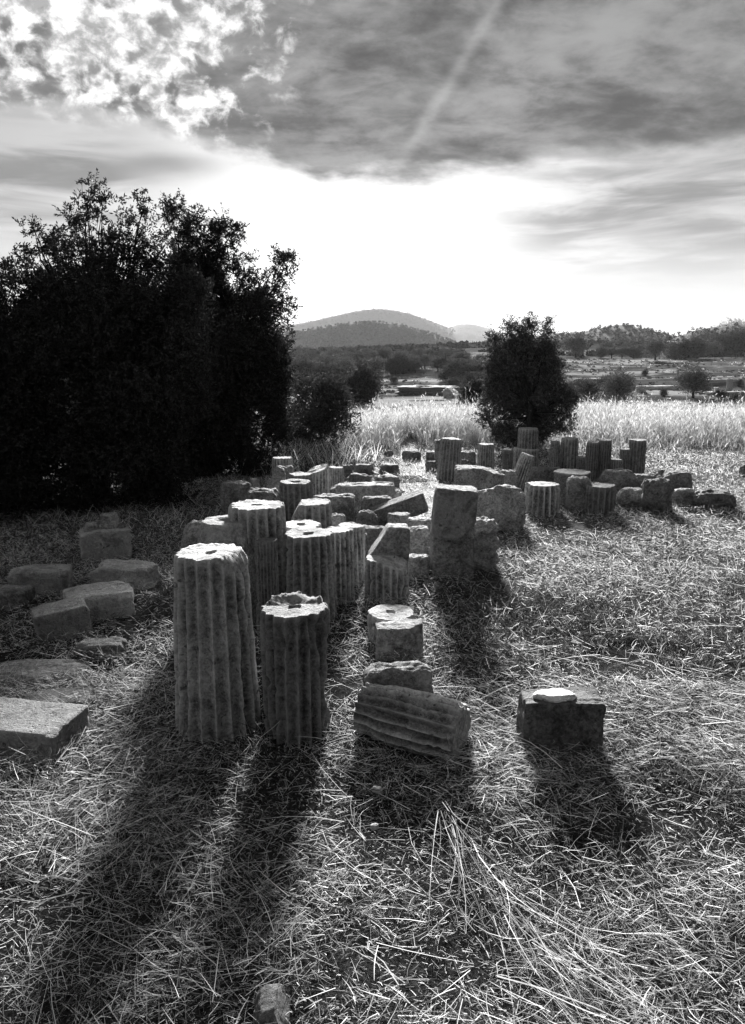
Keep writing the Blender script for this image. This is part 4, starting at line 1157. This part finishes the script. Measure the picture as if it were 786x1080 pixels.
# ------------------------------------------------------------------ sky and sun
def build_world():
    w = bpy.data.worlds.new('World'); scene.world = w; w.use_nodes = True
    nt = w.node_tree; nt.nodes.clear()
    out = nt.nodes.new('ShaderNodeOutputWorld'); bg = nt.nodes.new('ShaderNodeBackground')
    nt.links.new(bg.outputs[0], out.inputs[0]); bg.inputs['Strength'].default_value = 0.085
    sky = nt.nodes.new('ShaderNodeTexSky'); sky.sky_type = 'NISHITA'; sky.sun_disc = False
    sky.sun_elevation = R(SUN_EL); sky.sun_rotation = R(SUN_AZ)
    sky.air_density = 1.0; sky.dust_density = 3.0; sky.ozone_density = 1.0
    bw = nt.nodes.new('ShaderNodeRGBToBW'); nt.links.new(sky.outputs[0], bw.inputs[0])
    clear = E(nt, bw.outputs[0])
    d = nt.nodes.new('ShaderNodeTexCoord').outputs['Generated']
    sp = nt.nodes.new('ShaderNodeSeparateXYZ'); nt.links.new(d, sp.inputs[0])
    x, y, z = (E(nt, sp.outputs[i]) for i in range(3))
    az = x._m('ARCTAN2', y) * 57.2958
    el = z._m('ARCSINE') * 57.2958
    k = z.mx(0.0) + 0.20
    cx = nt.nodes.new('ShaderNodeCombineXYZ')
    nt.links.new((x / k).s, cx.inputs[0]); nt.links.new((y / k).s, cx.inputs[1])
    pv = cx.outputs[0]
    n1 = noise(nt, pv, 1.6, 7, 0.58, 0.3)
    n2 = noise(nt, vmap(nt, pv, (1, 1, 1), (5.2, 3.1, 0)), 3.4, 8, 0.62, 0.2)
    n3 = noise(nt, vmap(nt, pv, (0.75, 1.7, 1), (4.9, 2.6, 0), (0, 0, R(20))), 1.3, 7, 0.55, 0.6)
    n4 = noise(nt, vmap(nt, d, (1, 1, 1.3), (2.7, 0.4, 1.1)), 34.0, 6, 0.58, 0.3)
    wv = el + (n1 - 0.5) * 7.0 + (n2 - 0.5) * 4.0
    # lower edge of the cloud deck, by direction
    ramp = nt.nodes.new('ShaderNodeValToRGB'); ramp.color_ramp.interpolation = 'EASE'
    stops = [(-180, 3), (-70, 4), (-40, 10), (-26, 15.0), (-15, 14.4), (-9, 12.4), (0, 12.0), (3, 11.6), (9, 11.6), (14, 12.6), (24, 13.2), (40, 9), (70, 4), (180, 3)]
    cr = ramp.color_ramp
    while len(cr.elements) < len(stops): cr.elements.new(0.5)
    for e, (a, v) in zip(cr.elements, stops):
        e.position = (a + 180) / 360; e.color = (v / 40, v / 40, v / 40, 1)
    nt.links.new(((az + 180.0) / 360.0).s, ramp.inputs[0])
    rb = nt.nodes.new('ShaderNodeRGBToBW'); nt.links.new(ramp.outputs[0], rb.inputs[0])
    edge = E(nt, rb.outputs[0]) * 40.0
    deck = (wv - edge).smooth(-0.6, 1.6)
    front = az.gauss(2.0, 42.0)                      # the deck is thinner towards the sun
    # radiance of the deck (for a background strength of 0.1)
    n5 = noise(nt, vmap(nt, pv, (1, 1.3, 1), (9.7, 4.4, 0)), 7.0, 7, 0.65, 0.3)
    tone = (n3 * 0.40 + n2 * 0.34 + n5 * 0.26).smooth(0.41, 0.61, 0.10, 0.84)
    cloud = tone * (front * 0.45 + 0.75) + 3.2 * az.gauss(-110.0, 50.0) * el.gauss(62.0, 22.0)
    thin = (wv - edge).smooth(0.0, 2.2)               # bright rim where the deck ends
    cloud = mix(cloud * 1.2 + 0.25 * front, cloud, thin)
    # high broken puffs at the upper left
    reg = az.gauss(-18.0, 11.5) * el.gauss(22.0, 10.0)
    puff = (n4 + reg * 0.26 - 0.11).smooth(0.45, 0.66) * reg.smooth(0.12, 0.5)
    cloud = mix(cloud, cloud * 0.9 + 0.2, reg.smooth(0.1, 0.5))
    cloud = mix(cloud, noise(nt, vmap(nt, d, (1, 1, 1.4), (7.7, 2.4, 3.1)), 46.0, 6, 0.6, 0.2).smooth(0.36, 0.6, 1.2, 3.4), puff)
    # bright open sky below the deck, with soft grey layers left and right
    glow = az.gauss(0.0, 13.0)
    base = (clear * 0.6).mi(6.0) * 0.15 + glow * 2.3 + 1.3 * el.gauss(0.0, 9.0) * front + 0.6 * front + 0.12
    lay = noise(nt, vmap(nt, d, (3.0, 3.0, 22.0), (0.3, 1.9, 0.6)), 1.5, 6, 0.55, 0.5)
    lmask = ((az.smooth(5.0, 14.0) * el.gauss(9.8, 4.2)) + az.smooth(-12.0, -20.0) * el.gauss(11.0, 3.5) * 1.2)
    base = mix(base, base * 0.34, lmask.mi(1.0) * lay.smooth(0.36, 0.62))
    # two thin dark bars above the big tree
    wob = (n2 - 0.5) * 1.2
    bar = (az.gauss(-15.0, 4.0) * (el + wob).gauss(12.6, 0.75) + az.gauss(-27.0, 5.0) * (el + wob).gauss(11.9, 0.5)).mi(1.0)
    base = mix(base, 0.7, bar * 0.85)
    # faint beam through the deck
    bt = (az - 1.6) - (el - 12.6) * 0.72
    beam = bt.gauss(0.0, 0.55) * el.smooth(11.5, 13.5) * el.smooth(32.0, 20.0)
    skyv = mix(base, cloud, deck) + beam * 0.36
    skyv = mix(skyv, 0.5, el.smooth(0.0, -4.0))
    nt.links.new(grey(nt, skyv), bg.inputs['Color'])
    w.cycles.sampling_method = 'MANUAL'; w.cycles.sample_map_resolution = 1024
build_world()

sun = bpy.data.lights.new('sun', 'SUN'); sun.energy = 5.0; sun.angle = R(8.0); sun.color = (1, 0.995, 0.99)
so = bpy.data.objects.new('sun', sun); col.objects.link(so)
dirn = Vector((math.sin(R(SUN_AZ)) * math.cos(R(SUN_EL)), math.cos(R(SUN_AZ)) * math.cos(R(SUN_EL)), math.sin(R(SUN_EL))))
so.rotation_euler = dirn.to_track_quat('Z', 'Y').to_euler()
so.location = (0, 10, 30)

# ------------------------------------------------------------------ render settings
vs = scene.view_settings
scene.display_settings.display_device = 'sRGB'
vs.view_transform = 'Standard'; vs.look = 'None'; vs.gamma = 1; vs.use_curve_mapping = False
vs.exposure = 2.05
c = scene.cycles
c.max_bounces = 5; c.diffuse_bounces = 3; c.glossy_bounces = 2; c.transmission_bounces = 4; c.volume_bounces = 0; c.transparent_max_bounces = 6
c.use_denoising = True
c.sample_clamp_indirect = 6
c.use_adaptive_sampling = False
